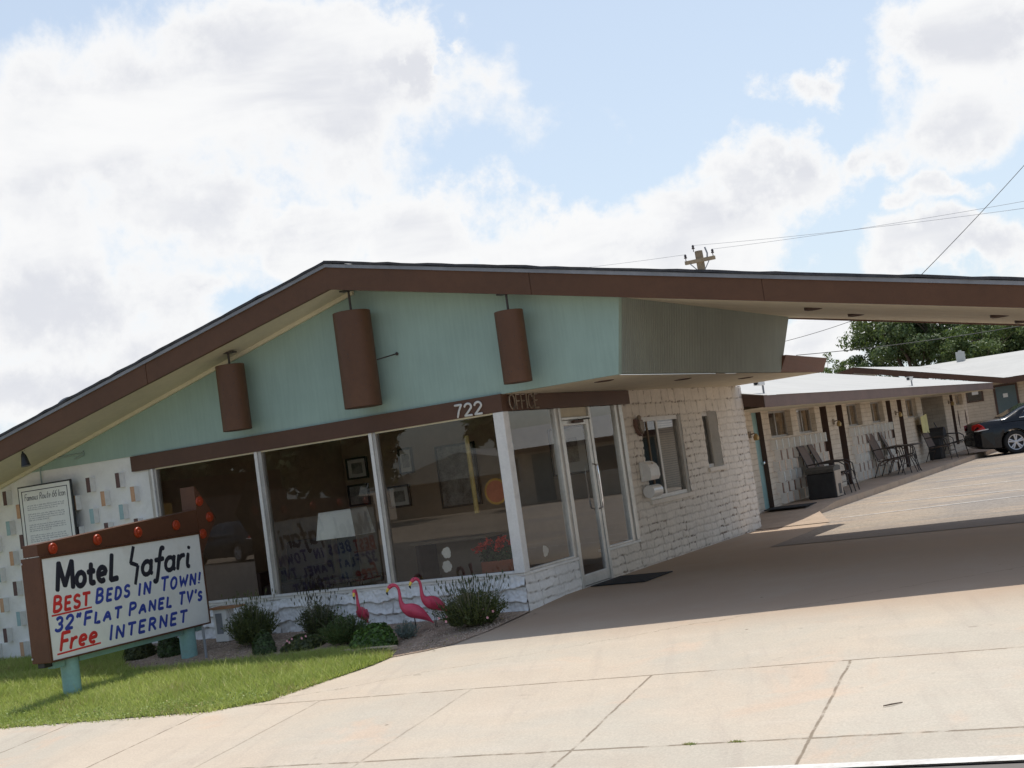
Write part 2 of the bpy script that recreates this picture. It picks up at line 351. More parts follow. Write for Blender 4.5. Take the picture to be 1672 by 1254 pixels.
def brick_bump(name, col):
    m, T, b = pbsdf(name)
    tc = T.n.new('ShaderNodeTexCoord'); P = tc.outputs['Object']; s = T.sep(P)
    wob = T.math('MULTIPLY', T.math('SUBTRACT', T.noise(P, 5, 4), .5), .05)
    v = T.comb(T.math('ADD', T.math('ADD', s[0], s[1]), wob), T.math('ADD', s[2], wob), 0.0)
    br = T.n.new('ShaderNodeTexBrick'); T.l.new(v, br.inputs['Vector']); br.inputs['Scale'].default_value = 1
    br.inputs['Brick Width'].default_value = .40; br.inputs['Row Height'].default_value = .105; br.inputs['Mortar Size'].default_value = .008
    br.inputs['Color1'].default_value = (*col, 1); br.inputs['Color2'].default_value = (col[0]*.93, col[1]*.92, col[2]*.9, 1); br.inputs['Mortar'].default_value = (col[0]*.80, col[1]*.77, col[2]*.72, 1)
    n = T.noise(P, 3, 6, .6); lum = T.ramp(n, .3, .7, .9, 1.08)
    T.set(b.inputs['Base Color'], T.vmath('MULTIPLY', br.outputs['Color'], T.comb(lum, lum, lum))); b.inputs['Roughness'].default_value = .85
    bn = T.n.new('ShaderNodeBump'); bn.inputs['Strength'].default_value = .7; bn.inputs['Distance'].default_value = .012
    T.l.new(T.math('SUBTRACT', T.math('MULTIPLY', T.noise(P, 14, 4), .6), br.outputs['Fac']), bn.inputs['Height']); T.l.new(bn.outputs[0], b.inputs['Normal']); MATS[name] = m; return m
wing_brick = brick_bump('wing_block', (.66, .57, .46))
far_brick = brick_bump('far_block', (.62, .53, .42))

# ------------------------------------------------------------------ mesh helpers
class MB:
    """collects shapes and links them as ONE mesh object"""
    def __init__(s): s.v = []; s.f = []; s.m = []; s.mats = []; s.smooth = []
    def mi(s, mat):
        if mat not in s.mats: s.mats.append(mat)
        return s.mats.index(mat)
    def add(s, vs, fs, mat, smooth=False):
        o = len(s.v); s.v.extend([tuple(v) for v in vs]); k = s.mi(mat)
        for f in fs: s.f.append(tuple(i+o for i in f)); s.m.append(k); s.smooth.append(smooth)
    def quad(s, a, b, c, d, mat): s.add((a, b, c, d), ((0, 1, 2, 3),), mat)
    def box(s, lo, hi, mat, bev=0.):
        x0, y0, z0 = [min(a, b) for a, b in zip(lo, hi)]; x1, y1, z1 = [max(a, b) for a, b in zip(lo, hi)]
        if bev:
            bm = bmesh.new(); bmesh.ops.create_cube(bm, size=1)
            for v in bm.verts: v.co = Vector(((x0+x1)/2+v.co.x*(x1-x0), (y0+y1)/2+v.co.y*(y1-y0), (z0+z1)/2+v.co.z*(z1-z0)))
            bmesh.ops.bevel(bm, geom=bm.edges[:], offset=bev, segments=2, affect='EDGES', profile=.5)
            s.bm(bm, mat); return
        v = [(x, y, z) for z in (z0, z1) for y in (y0, y1) for x in (x0, x1)]
        s.add(v, ((0, 2, 3, 1), (4, 5, 7, 6), (0, 1, 5, 4), (2, 6, 7, 3), (0, 4, 6, 2), (1, 3, 7, 5)), mat)
    def bm(s, bm, mat, smooth=False):
        bm.verts.ensure_lookup_table(); bm.verts.index_update()
        s.add([v.co[:] for v in bm.verts], [[v.index for v in f.verts] for f in bm.faces], mat, smooth); bm.free()
    def prism(s, poly, d, mat):
        """poly: 3-D points of a planar outline, extruded by vector d"""
        n = len(poly); P = [Vector(p) for p in poly]; D = Vector(d)
        vs = P+[p+D for p in P]
        fs = [tuple(range(n-1, -1, -1)), tuple(range(n, 2*n))]+[(i, (i+1) % n, n+(i+1) % n, n+i) for i in range(n)]
        s.add(vs, fs, mat)
    def tube(s, pts, r, mat, n=10, cap=True, flat=None, fr=1.0):
        """round tube through pts; r number or list; flat: unit vector along which the section is squashed by fr"""
        P = [Vector(p) for p in pts]; m = len(P)
        rs = r if isinstance(r, (list, tuple)) else [r]*m
        vs = []; fs = []
        prev = None
        for i, p in enumerate(P):
            t = (P[min(i+1, m-1)]-P[max(i-1, 0)]).normalized()
            if flat is not None: a = Vector(flat)
            elif prev is None: a = Vector((0, 0, 1)) if abs(t.z) < .9 else Vector((1, 0, 0))
            else: a = prev
            a = (a-t*a.dot(t)).normalized(); b = t.cross(a); prev = a
            for k in range(n):
                w = 2*math.pi*k/n
                vs.append(p+a*(math.cos(w)*rs[i]*fr)+b*(math.sin(w)*rs[i]))
        for i in range(m-1):
            for k in range(n):
                fs.append((i*n+k, i*n+(k+1) % n, (i+1)*n+(k+1) % n, (i+1)*n+k))
        if cap: fs.append(tuple(range(n-1, -1, -1))); fs.append(tuple((m-1)*n+k for k in range(n)))
        s.add(vs, fs, mat, True)
    def lathe(s, prof, c, mat, n=24, axis=2, cap=True):
        """prof: (radius, height) pairs about an axis through c"""
        vs = []; fs = []; m = len(prof)
        for r, h in prof:
            for k in range(n):
                w = 2*math.pi*k/n; q = [r*math.cos(w), r*math.sin(w), h]
                if axis == 0: q = [q[2], q[0], q[1]]
                if axis == 1: q = [q[1], q[2], q[0]]
                vs.append((c[0]+q[0], c[1]+q[1], c[2]+q[2]))
        for i in range(m-1):
            for k in range(n): fs.append((i*n+k, i*n+(k+1) % n, (i+1)*n+(k+1) % n, (i+1)*n+k))
        if cap: fs.append(tuple(range(n-1, -1, -1))); fs.append(tuple((m-1)*n+k for k in range(n)))
        s.add(vs, fs, mat, True)
    def loft(s, rings, mat, cap=True, smooth=True):
        n = len(rings[0]); vs = [p for r in rings for p in r]; fs = []
        for i in range(len(rings)-1):
            for k in range(n): fs.append((i*n+k, i*n+(k+1) % n, (i+1)*n+(k+1) % n, (i+1)*n+k))
        if cap: fs.append(tuple(range(n-1, -1, -1))); fs.append(tuple((len(rings)-1)*n+k for k in range(n)))
        s.add(vs, fs, mat, smooth)
    def build(s, name, parent=None, autosmooth=True):
        me = bpy.data.meshes.new(name); me.from_pydata([tuple(v) for v in s.v], [], s.f)
        for mt in s.mats: me.materials.append(mt)
        me.polygons.foreach_set('material_index', s.m); me.polygons.foreach_set('use_smooth', s.smooth)
        me.update()
        if any(s.smooth) and autosmooth:
            bm = bmesh.new(); bm.from_mesh(me); bmesh.ops.recalc_face_normals(bm, faces=bm.faces[:])
            for e in bm.edges:
                if len(e.link_faces) == 2 and e.calc_face_angle(0) > R(38): e.smooth = False
            bm.to_mesh(me); bm.free()
        o = bpy.data.objects.new(name, me); COL.objects.link(o)
        if parent: o.parent = parent
        return o
def raw_mesh(name, v, f, mat, parent=None, smooth=False, matidx=None, mats=None):
    me = bpy.data.meshes.new(name); me.from_pydata(v, [], f)
    for mt in (mats or [mat]): me.materials.append(mt)
    if matidx is not None: me.polygons.foreach_set('material_index', matidx)
    if smooth: me.polygons.foreach_set('use_smooth', [True]*len(me.polygons))
    me.update(); o = bpy.data.objects.new(name, me); COL.objects.link(o)
    if parent: o.parent = parent
    return o
def tri_mesh(name, verts, k, mat_list, midx=None, parent=None):
    """numpy (N*k,3) vertices -> N faces of k corners"""
    n = len(verts)//k; me = bpy.data.meshes.new(name)
    me.vertices.add(len(verts)); me.vertices.foreach_set('co', np.asarray(verts, np.float32).ravel())
    me.loops.add(n*k); me.loops.foreach_set('vertex_index', np.arange(n*k, dtype=np.int32))
    me.polygons.add(n); me.polygons.foreach_set('loop_start', np.arange(0, n*k, k, dtype=np.int32))
    for m in mat_list: me.materials.append(m)
    if midx is not None: me.polygons.foreach_set('material_index', np.asarray(midx, np.int32))
    me.update(calc_edges=True); me.validate(); o = bpy.data.objects.new(name, me); COL.objects.link(o)
    if parent: o.parent = parent
    return o
def thing(name, label, cat, loc=(0, 0, 0), rz=0., group=None):
    o = bpy.data.objects.new(name, None); COL.objects.link(o); o.location = loc; o.rotation_euler = (0, 0, rz)
    o.empty_display_size = .2
    return tag(o, label, cat, group)
def tag(o, label, cat, group=None, kind=None):
    o['label'] = label; o['category'] = cat
    if group: o['group'] = group
    if kind: o['kind'] = kind
    return o
def struct(o): o['kind'] = 'structure'; return o
def dup(root, loc, rz=0., label=None, group=None):
    r = root.copy(); COL.objects.link(r); r.location = loc; r.rotation_euler = (0, 0, rz)
    if label: r['label'] = label
    if group: r['group'] = group
    for ch in list(root.children):
        c = ch.copy(); COL.objects.link(c); c.parent = r
        for g in ch.children:
            d = g.copy(); COL.objects.link(d); d.parent = c
    return r

# ------------------------------------------------------------------ terrain
def clamp(t, a=0., b=1.): return max(a, min(b, t))
def sstep(a, b, t): t = clamp((t-a)/(b-a)); return t*t*(3-2*t)
def G(x, y):
    yy = max(y, -6.3)
    g = .05+.05*min(yy-1, 0)+.006*clamp(x, -8, 10)*clamp((1-yy)/4)
    l = float(np.interp(yy, [-6.3, -3.7, -2.75, -1, -.2, 3], [0, 0, -.163, -.125, -.10, -.10]))
    if yy < -3.7: l = g
    elif yy < -2.75: l = (g)*(1-(yy+3.7)/.95)+l*((yy+3.7)/.95) if False else float(np.interp(yy, [-3.7, -2.75], [.05+.05*-4.7+.006*clamp(x, -8, 10), -.163]))
    w = sstep(.1, -1.0, x)*sstep(3.0, .5, yy)
    return g*(1-w)+l*w
def lawn_z(x, y): return G(x, y)+.008
def bed_z(x, y):
    return G(x, y)+.006+.085*sstep(-1.3, -.1, y)*sstep(.2, -.8, x)
# earth to the horizon
b = MB(); b.quad((-600, -600, -.40), (600, -600, -.40), (600, 600, -.40), (-600, 600, -.40), earth); struct(b.build('ground'))
# street asphalt
def sy_(x, ys): return ys+.06*x
def street_strip(mb, ya, yb, dz, mat, zb=None):
    xs_ = [-60, -40, -20, -12, -8]+[i*.5 for i in range(-15, 25)]+[16, 24, 40, 60]
    vs = []
    for x in xs_:
        e = G(x, sy_(x, -6.2)); vs += [(x, sy_(x, ya), (e+dz) if zb is None else zb), (x, sy_(x, yb), e+dz)]
    mb.add(vs, [(2*i, 2*i+2, 2*i+3, 2*i+1) for i in range(len(xs_)-1)], mat)
b = MB(); street_strip(b, -24, -6.32, -.012, asphalt, -.33); struct(b.build('road'))
# concrete drive and sidewalk
xs = np.concatenate([np.arange(-40, -12, 4), np.arange(-12, 12, .2), np.arange(12, 41, 4)]); yl = np.concatenate([np.arange(-6.32, 3, .1), np.arange(3, 10.1, .5)])
v = []; f = []
for j, yy in enumerate(yl):
    for x in xs:
        y = yy+.06*x*sstep(0, -3, yy); v.append((x, y, G(x, y)))
nx = len(xs)
for j in range(len(yl)-1):
    for i in range(nx-1): f.append((j*nx+i, j*nx+i+1, (j+1)*nx+i+1, (j+1)*nx+i))
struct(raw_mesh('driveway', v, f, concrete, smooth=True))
b = MB(); street_strip(b, -6.325, -6.215, .004, line_white); struct(b.build('gutter_line'))
# old asphalt of the parking court
b = MB(); poly = [(1.35, 4.6), (60, 4.2), (60, 60), (-30, 60), (-30, 34.6), (.44, 34.6), (.45, 10.4), (.84, 9.3), (1.24, 8.14), (1.35, 6.5)]
b.add([(x, y, .056) for x, y in poly], [tuple(range(len(poly)))], lot_mat); struct(b.build('parking_lot'))
b = MB()
def stripe(a, c, w=.10):
    d = (Vector(c)-Vector(a)).normalized(); nrm = Vector((-d.y, d.x))*w/2
    p = [Vector(a)-nrm, Vector(c)-nrm, Vector(c)+nrm, Vector(a)+nrm]; b.add([(q.x, q.y, .061) for q in p], ((0, 1, 2, 3),), line_white)
for k in range(8):
    yb = 8.75+k*2.75
    stripe((1.25, yb), (5.6, yb+1.0 if k == 0 else yb-.9), .075)
o = b.build('parking_lines'); struct(o)
# raised walkway in front of the wing with a ramp at the near end
b = MB(); top = .18
walk_mat = paint('brown_walk', (.40, .305, .225), .85, .10, 1.2, .3, 40, dirt=(.22, .165, .125), dirt_amt=.5)
ed = [(1.25, 8.14, .060), (.85, 9.3, .070), (.46, 10.4, .11), (.45, 11.6, top), (.45, 35, top)]
vs = [q for x, y, z in ed for q in ((-2, y, z), (x, y, z), (x, y, 0))]
b.add(vs, [(3*i, 3*i+1, 3*i+4, 3*i+3) for i in range(4)]+[(3*i+1, 3*i+2, 3*i+5, 3*i+4) for i in range(4)], walk_mat)
struct(b.build('walkway'))
# lawn and planting bed
lawn_poly = [(-22, -5.0), (-14, sy_(-14, -3.95)), (-8, sy_(-8, -3.92)), (-3.80, -4.05), (-2.4, -3.95), (-1.36, -3.86), (-.84, -3.56), (-.90, -3.40), (-.82, -3.05), (-.71, -2.62), (-.63, -2.2), (-.66, -1.80),
             (-.82, -1.60), (-1.26, -1.40), (-1.81, -1.12), (-2.1, -1.13), (-2.45, -1.23), (-2.75, -1.29), (-3.1, -1.40), (-3.4, -1.46), (-4.5, -1.45), (-5.1, -1.1), (-5.6, -.4), (-5.65, -.02), (-22, -.02)]
bed_poly = [(-5.62, -.02), (-5.56, -.4), (-5.06, -1.12), (-4.5, -1.48), (-3.4, -1.49), (-3.1, -1.43), (-2.75, -1.32), (-2.45, -1.26), (-2.1, -1.16), (-1.81, -1.15), (-1.26, -1.43), (-.82, -1.63), (-.66, -1.83), (-.27, -1.74), (-.06, -1.56), (.03, -1.0), (.04, -.3), (.03, -.02)]
def inpoly(px, py, poly):
    px = np.asarray(px); py = np.asarray(py); c = np.zeros(px.shape, bool); j = len(poly)-1
    for i in range(len(poly)):
        xi, yi = poly[i]; xj, yj = poly[j]
        if yi != yj: c ^= ((yi > py) != (yj > py)) & (px < (xj-xi)*(py-yi)/(yj-yi)+xi)
        j = i
    return c
def poly_sheet(name, poly, zf, mat, step=.1):
    bm = bmesh.new(); vs = [bm.verts.new((x, y, 0)) for x, y in poly]; bm.faces.new(vs)
    x0 = max(min(p[0] for p in poly), -14); x1 = max(p[0] for p in poly); y0 = min(p[1] for p in poly); y1 = max(p[1] for p in poly)
    for x in np.arange(x0+step/2, x1, step): bmesh.ops.bisect_plane(bm, geom=bm.verts[:]+bm.edges[:]+bm.faces[:], plane_co=(x, 0, 0), plane_no=(1, 0, 0))
    for y in np.arange(y0+step/2, y1, step): bmesh.ops.bisect_plane(bm, geom=bm.verts[:]+bm.edges[:]+bm.faces[:], plane_co=(0, y, 0), plane_no=(0, 1, 0))
    bmesh.ops.triangulate(bm, faces=bm.faces[:])
    for q in bm.verts: q.co.z = zf(q.co.x, q.co.y)
    bmesh.ops.recalc_face_normals(bm, faces=bm.faces[:])
    if sum(f.normal.z for f in bm.faces) < 0: bmesh.ops.reverse_faces(bm, faces=bm.faces[:])
    me = bpy.data.meshes.new(name); bm.to_mesh(me); bm.free(); me.materials.append(mat); me.polygons.foreach_set('use_smooth', [True]*len(me.polygons))
    o = bpy.data.objects.new(name, me); COL.objects.link(o); return struct(o)
poly_sheet('lawn', lawn_poly, lawn_z, lawn_soil)
poly_sheet('planting_bed', bed_poly, bed_z, soil)

# grass blades
def grass():
    N = 150000
    x = np.concatenate([rng.uniform(-9.5, -.55, N), rng.uniform(-3.5, -.6, 9000)]); y = np.concatenate([rng.uniform(-4.5, -.02, N), rng.uniform(-2.4, -1.0, 9000)])
    k = inpoly(x, y, lawn_poly); x, y = x[k], y[k]
    m_ = 2600; t_ = rng.uniform(0, 1, m_); ex = np.interp(t_, [0, .62, 1], [-9.5, -1.3, -.68]); ey = np.interp(ex, [-9.5, -8, -3.8, -2.4, -1.36, -.84, -.68], [-4.5, -4.4, -4.05, -3.95, -3.86, -3.5, -2.4])+rng.normal(-.01, .035, m_)
    x = np.concatenate([x, ex]); y = np.concatenate([y, ey])
    n = len(x); z = np.array([lawn_z(a, b) for a, b in zip(x, y)])
    lush = .5+.5*np.sin(x*2.1+np.sin(y*2.7)*1.5)*np.cos(y*1.9+x*.6)
    front = np.clip((-y-3.0)/.9, 0, 1)
    h = rng.uniform(.03, .085, n)*(1-.5*front)*(.75+.5*lush); tall = rng.random(n) < .03; h[tall] *= 1.7
    a = rng.uniform(0, 2*np.pi, n); w = rng.uniform(.0035, .007, n); lean = rng.uniform(.2, 1.5, n)*h; la = rng.uniform(0, 2*np.pi, n)
    V = np.empty((n, 3, 3)); dx, dy = np.cos(a)*w, np.sin(a)*w
    V[:, 0] = np.c_[x-dx, y-dy, z-.005]; V[:, 1] = np.c_[x+dx, y+dy, z-.005]; V[:, 2] = np.c_[x+np.cos(la)*lean, y+np.sin(la)*lean, z+h]
    patch = np.sin(x*3.3+1)*np.sin(y*4.1+x)+rng.normal(0, .5, n)
    mi = np.where((patch > 1.2) | (rng.random(n) < .06), 1, 0)
    o = tri_mesh('grass', V.reshape(-1, 3), 3, [grass_mat, dry_mat], mi)
    tag(o, 'bright green grass of the front lawn around the sign posts', 'grass', kind='stuff')
grass()
def clover():
    V = []; N = 26000
    x = rng.uniform(-9.5, -.6, N); y = rng.uniform(-4.5, -2.2, N)
    edge = np.interp(x, [-14, -8, -3.8, -2.4, -1.36, -.84], [-4.8, -4.4, -4.05, -3.95, -3.86, -3.5])
    d = y-edge
    clump = np.sin(x*4.3)*np.sin(y*6.1+x*2)+np.sin(x*9.1+2)*.5
    k = (d > -.07) & (d < .42+.22*clump) & (rng.random(N) < .85) & inpoly(x, np.maximum(y, edge+.01), lawn_poly)
    x, y = x[k], y[k]; cl = clump[k]; n = len(x)
    z = np.array([lawn_z(a, b) for a, b in zip(x, y)])+rng.uniform(0, 1, n)*np.clip(.035+.04*cl, .012, .09)
    s = rng.uniform(.007, .015, n); u = rng.normal(0, 1, (n, 3)); u /= np.linalg.norm(u, axis=1)[:, None]; nrm = rng.normal(0, .5, (n, 3)); nrm[:, 2] += 1
    w = np.cross(nrm, u); w /= np.linalg.norm(w, axis=1)[:, None]; u = np.cross(w, nrm); u /= np.linalg.norm(u, axis=1)[:, None]
    c = np.c_[x, y, z]; V = np.stack([c-u*s[:, None], c-w*s[:, None]*.6, c+u*s[:, None], c+w*s[:, None]*.6], 1)
    tag(tri_mesh('ground_cover', V.reshape(-1, 3), 4, [clover_mat, dry_mat], np.where(rng.random(n) < .08, 1, 0)), 'low leafy ground cover creeping over the edge of the sidewalk', 'ground cover', kind='stuff')
clover()
def pebbles():
    N = 9000; x = rng.uniform(-5.6, .05, N); y = rng.uniform(-1.85, -.03, N); k = inpoly(x, y, bed_poly); x, y = x[k], y[k]; n = len(x)
    s = rng.uniform(.004, .012, n); V = np.empty((n, 3, 3)); z = np.array([bed_z(a, b) for a, b in zip(x, y)])
    P = []
    t = np.array([[1, 0, 0], [-.5, .87, 0], [-.5, -.87, 0], [0, 0, .9]])
    for fc in ((0, 1, 3), (1, 2, 3), (2, 0, 3)):
        ang = 0; V = np.stack([np.c_[x, y, z]+t[i]*s[:, None] for i in fc], 1); P.append(V.reshape(-1, 3))
    tag(tri_mesh('pebbles', np.concatenate(P), 3, [paint('pebble_stone', (.42, .33, .26), .9, .3, 9)]), 'small brown pebbles scattered over the planting bed', 'pebbles', kind='stuff')
pebbles()

# ------------------------------------------------------------------ masonry walls with real relief
def masonry(name, u0, u1, z0, z1, holes, to_xyz, mat, rows, parent, res=.012, seed=1, rough=1.0, brick=(.22, .42), wave=.0, lip=.0, depth=.012):
    """wall face as a height field; rows: list of row heights from z1 downwards; holes: (ua, ub, za, zb)"""
    r = np.random.default_rng(seed)
    def axis(a, c, cuts):
        pts = sorted({a, c, *[q for q in cuts if a < q < c]}); out = [np.array([a])]
        for p, q in zip(pts, pts[1:]):
            n = max(1, int(round((q-p)/res))); out.append(np.linspace(p, q, n+1)[1:])
        return np.concatenate(out)
    U = axis(u0, u1, [h for k in holes for h in k[:2]]); Z = axis(z0, z1, [h for k in holes for h in k[2:]])
    uu, zz = np.meshgrid(U, Z)
    def vnoise(sc, sd):
        q = np.random.default_rng(sd); a, c = uu*sc, zz*sc; g = q.random((int(abs(z1-z0)*sc)+4, int(abs(u1-u0)*sc)+4))
        i = (c-z0*sc); j = (a-u0*sc); i0 = i.astype(int); j0 = j.astype(int); fi = i-i0; fj = j-j0; fi = fi*fi*(3-2*fi); fj = fj*fj*(3-2*fj)
        return (g[i0, j0]*(1-fi)*(1-fj)+g[i0+1, j0]*fi*(1-fj)+g[i0, j0+1]*(1-fi)*fj+g[i0+1, j0+1]*fi*fj)
    D = np.zeros_like(uu); J = np.zeros_like(uu)
    zw = zz+(vnoise(5, seed+1)-.5)*wave+(vnoise(16, seed+2)-.5)*wave*.8
    zt = z1
    for i, rh in enumerate(rows):
        zb = zt-rh; inn = (zw <= zt) & (zw > zb)
        t = (zw-zb)/rh
        # brick ends
        e = u0-r.uniform(0, .3); ends = []
        while e < u1+2.5: ends.append(e); e += r.uniform(*brick)
        ends = np.array(ends); k = np.clip(np.searchsorted(ends, uu)-1, 0, len(ends)-2)
        du = np.minimum(uu-ends[k], ends[k+1]-uu); dz = np.minimum(zw-zb, zt-zw)
        prot = r.uniform(-.5, .6, len(ends))[k]
        edge = 1-np.exp(-np.minimum(du*(1.0), dz)/.012)
        h = depth*edge*(.85+.3*prot)+lip*np.exp(-t/.26)*(t > .0)*(1-np.exp(-t/.025))
        D = np.where(inn, h, D)
        jm = np.exp(-(np.minimum(du, dz)/.010)**2)
        J = np.where(inn, jm, J); zt = zb
    pit = np.clip((vnoise(22, seed+5)-.52)*3.5, 0, 1)*np.clip((vnoise(3, seed+6)-.25)*2, 0, 1)
    D = D+(vnoise(45, seed+9)-.5)*.006*rough+(vnoise(30, seed+7)-.5)*.006*rough+(vnoise(9, seed+8)-.5)*.010*rough-J*pit*.016
    Jv = np.clip(J*pit*1.5+J*.30, 0, 1)*.9  # joint grime plus painted shade along edges and under the lips
    nu = len(U); V = [to_xyz(a, c, d) for a, c, d in zip(uu.ravel(), zz.ravel(), D.ravel())]
    cu = (U[:-1]+U[1:])/2; cz = (Z[:-1]+Z[1:])/2; ok = np.ones((len(cz), len(cu)), bool)
    for (ua, ub, za, zb) in holes: ok &= ~(((cu > ua) & (cu < ub))[None, :] & ((cz > za) & (cz < zb))[:, None])
    jj, ii = np.nonzero(ok); a = jj*nu+ii; F = np.c_[a, a+1, a+nu+1, a+nu]
    me = bpy.data.meshes.new(name); me.from_pydata(V, [], F.tolist()); me.materials.append(mat)
    at = me.attributes.new('joint', 'FLOAT', 'POINT'); at.data.foreach_set('value', Jv.ravel().astype(np.float32))
    me.polygons.foreach_set('use_smooth', [True]*len(me.polygons)); me.update()
    o = bpy.data.objects.new(name, me); COL.objects.link(o); o.parent = parent; return o

# ------------------------------------------------------------------ the motel office
office = thing('motel_office', 'mint and brown gabled motel office with glass front and wide canopy roof', 'building')
def part(mb, name, parent=None, label=None):
    o = mb.build(name, parent or office)
    if label: o['label'] = label
    return o
APX = -1.76
def ztop(x): return 4.285-(.258*(APX-x) if x < APX else .2125*(x-APX))
def zbot(x): return 3.950-(.254*(APX-x) if x < APX else .2065*(x-APX))
def yf(x): return -.36+.085*x
XL, XR, YB = -9.9, 8.2, 6.6
# fascia boards (front), roofing, drip edge, soffits
fas = MB()
for xa, xb in ((XL, APX), (APX, XR)):
    m_ = 3 if xb == APX else 4
    for k in range(m_):
        p_, q_ = xa+(xb-xa)*k/m_+(.0025 if k else 0), xa+(xb-xa)*(k+1)/m_-(.0025 if k < m_-1 else 0); o_ = rng.uniform(-.003, .003)
        fas = MB(); fas.prism([(p_, yf(p_)+o_, zbot(p_)), (q_, yf(q_)+o_, zbot(q_)), (q_, yf(q_)+o_, ztop(q_)-.035), (p_, yf(p_)+o_, ztop(p_)-.035)], (0, .05, 0), brown)
        fb_ = part(fas, 'fascia_board')
rear = MB()
rear.prism([(1.2, YB, zbot(1.2)-.012), (XR, YB, zbot(XR)-.012), (XR, YB, ztop(XR)-.035), (1.2, YB, ztop(1.2)-.035)], (0, -.05, 0), brown_light)
part(rear, 'rear_fascia')
endf = MB(); endf.box((XR-.05, yf(XR)+.05, zbot(XR)-.01), (XR, YB-.05, ztop(XR)-.036), brown); part(endf, 'end_fascia')
endf = MB(); endf.box((XL, yf(XL)+.05, zbot(XL)), (XL+.05, YB, ztop(XL)-.036), brown); part(endf, 'end_fascia')
rf = MB()
for xa, xb in ((XL, APX), (APX, XR)):
    n = 60; P = []
    for i in range(n+1):
        x = xa+(xb-xa)*i/n; P.append((x, ztop(x)+rng.uniform(-.006, .008)))
    rows = [(lambda x: yf(x)-.035), (lambda x: yf(x)-.035), (lambda x: YB+.03)]
    vs = [(x, yf(x)-.035+rng.uniform(-.008, .008), z-.030) for x, z in P]+[(x, yf(x)-.035, z) for x, z in P]+[(x, YB+.03, z) for x, z in P]
    k = n+1
    rf.add(vs, [(i, i+1, k+i+1, k+i) for i in range(n)]+[(k+i, k+i+1, 2*k+i+1, 2*k+i) for i in range(n)], roofing_dark)
    rf.quad((xa, yf(xa)-.034, ztop(xa)-.031), (xb, yf(xb)-.034, ztop(xb)-.031), (xb, YB+.03, ztop(xb)-.031), (xa, YB+.03, ztop(xa)-.031), roofing_dark)
part(rf, 'roof')
dr = MB()
for xa, xb in ((XL, APX), (APX, XR)):
    dr.prism([(xa, yf(xa)-.022, ztop(xa)-.075), (xb, yf(xb)-.022, ztop(xb)-.075), (xb, yf(xb)-.022, ztop(xb)-.034), (xa, yf(xa)-.022, ztop(xa)-.034)], (0, .019, 0), drip_metal)
part(dr, 'drip_edge')
sf = MB()
for xa, xb in ((XL, APX), (APX, XR)):
    sf.quad((xa, yf(xa)+.045, zbot(xa)+.012), (xb, yf(xb)+.045, zbot(xb)+.012), (xb, YB-.04, zbot(xb)+.012), (xa, YB-.04, zbot(xa)+.012), cream)
part(sf, 'soffit')
tr = MB()
tr.prism([(XL+.1, -.045, zbot(XL+.1)-.035), (APX, -.045, zbot(APX)-.035), (APX, -.045, zbot(APX)+.02), (XL+.1, -.045, zbot(XL+.1)+.02)], (0, .04, 0), cream_trim)
part(tr, 'soffit_trim')
# mint gable panel
gp = MB()
MB_Z = 2.462
gp.prism([(XL+.1, 0, 2.482), (-5.6, 0, 2.455), (1.481, 0, MB_Z-.02), (1.612, 0, zbot(1.612)+.01), (APX, 0, zbot(APX)+.01), (XL+.1, 0, max(zbot(XL+.1)+.01, 2.49))], (0, .08, 0), mint_siding)
part(gp, 'gable_panel')
# fluted side of the overhanging box, leaning outwards
fs_ = MB()
fs_.prism([(1.483, .082, MB_Z-.012), (1.614, .082, zbot(1.61)+.01), (1.614, 6.30, zbot(1.61)+.01), (1.483, 5.93, MB_Z-.004)], (-.06, 0, 0), fluted_grey)
part(fs_, 'fluted_panel')
fb = MB()
fb.prism([(1.478, 5.94, 2.458), (1.575, 5.99, 2.70), (1.60, 8.15, 2.665), (1.478, 8.25, 2.455)], (-.06, 0, 0), fluted_brown)
fb.box((0.0, 8.18, 2.458), (1.42, 8.24, 2.66), brown_light); part(fb, 'rear_parapet')
us = MB(); us.quad((-.02, .0, 2.4405), (1.46, .0, 2.4405), (1.46, 8.24, 2.456), (-.02, 8.24, 2.456), cream); part(us, 'box_soffit')
for yy in (.68, 3.18, 5.74):
    l = MB(); l.lathe([(.115, 0), (.115, -.008), (.09, -.012), (.085, .0)], (1.0, yy, 2.443+yy*.0019), jamb_brown, 24); l.lathe([(.083, -.004), (.02, -.003)], (1.0, yy, 2.443+yy*.0019), black_plastic, 20); part(l, 'recessed_light')
for (x, y) in ((3.155, 2.0), (3.155, 4.0), (5.02, 2.92), (5.02, 4.9)):
    l = MB(); z = zbot(x)+.012; l.lathe([(.115, 0.02), (.115, -.012), (.09, -.02), (.085, .0)], (x, y, z), jamb_brown, 24); l.lathe([(.083, -.008), (.02, -.006)], (x, y, z), black_plastic, 20); part(l, 'recessed_light')
# canopy posts at the far right end
for yy in (.9, 5.9):
    p = MB(); p.box((7.72, yy-.08, -.1), (7.88, yy+.08, zbot(7.8)+.03), brown, .01); part(p, 'canopy_post')
# brown header beams
bm_ = MB(); bm_.box((-5.59, -.035, 2.250), (0.035, .10, 2.449), brown_beam); part(bm_, 'header_beam')
bm_ = MB(); bm_.box((-.06, .102, 2.254), (.035, 3.60, 2.4375), brown_beam); part(bm_, 'header_beam')
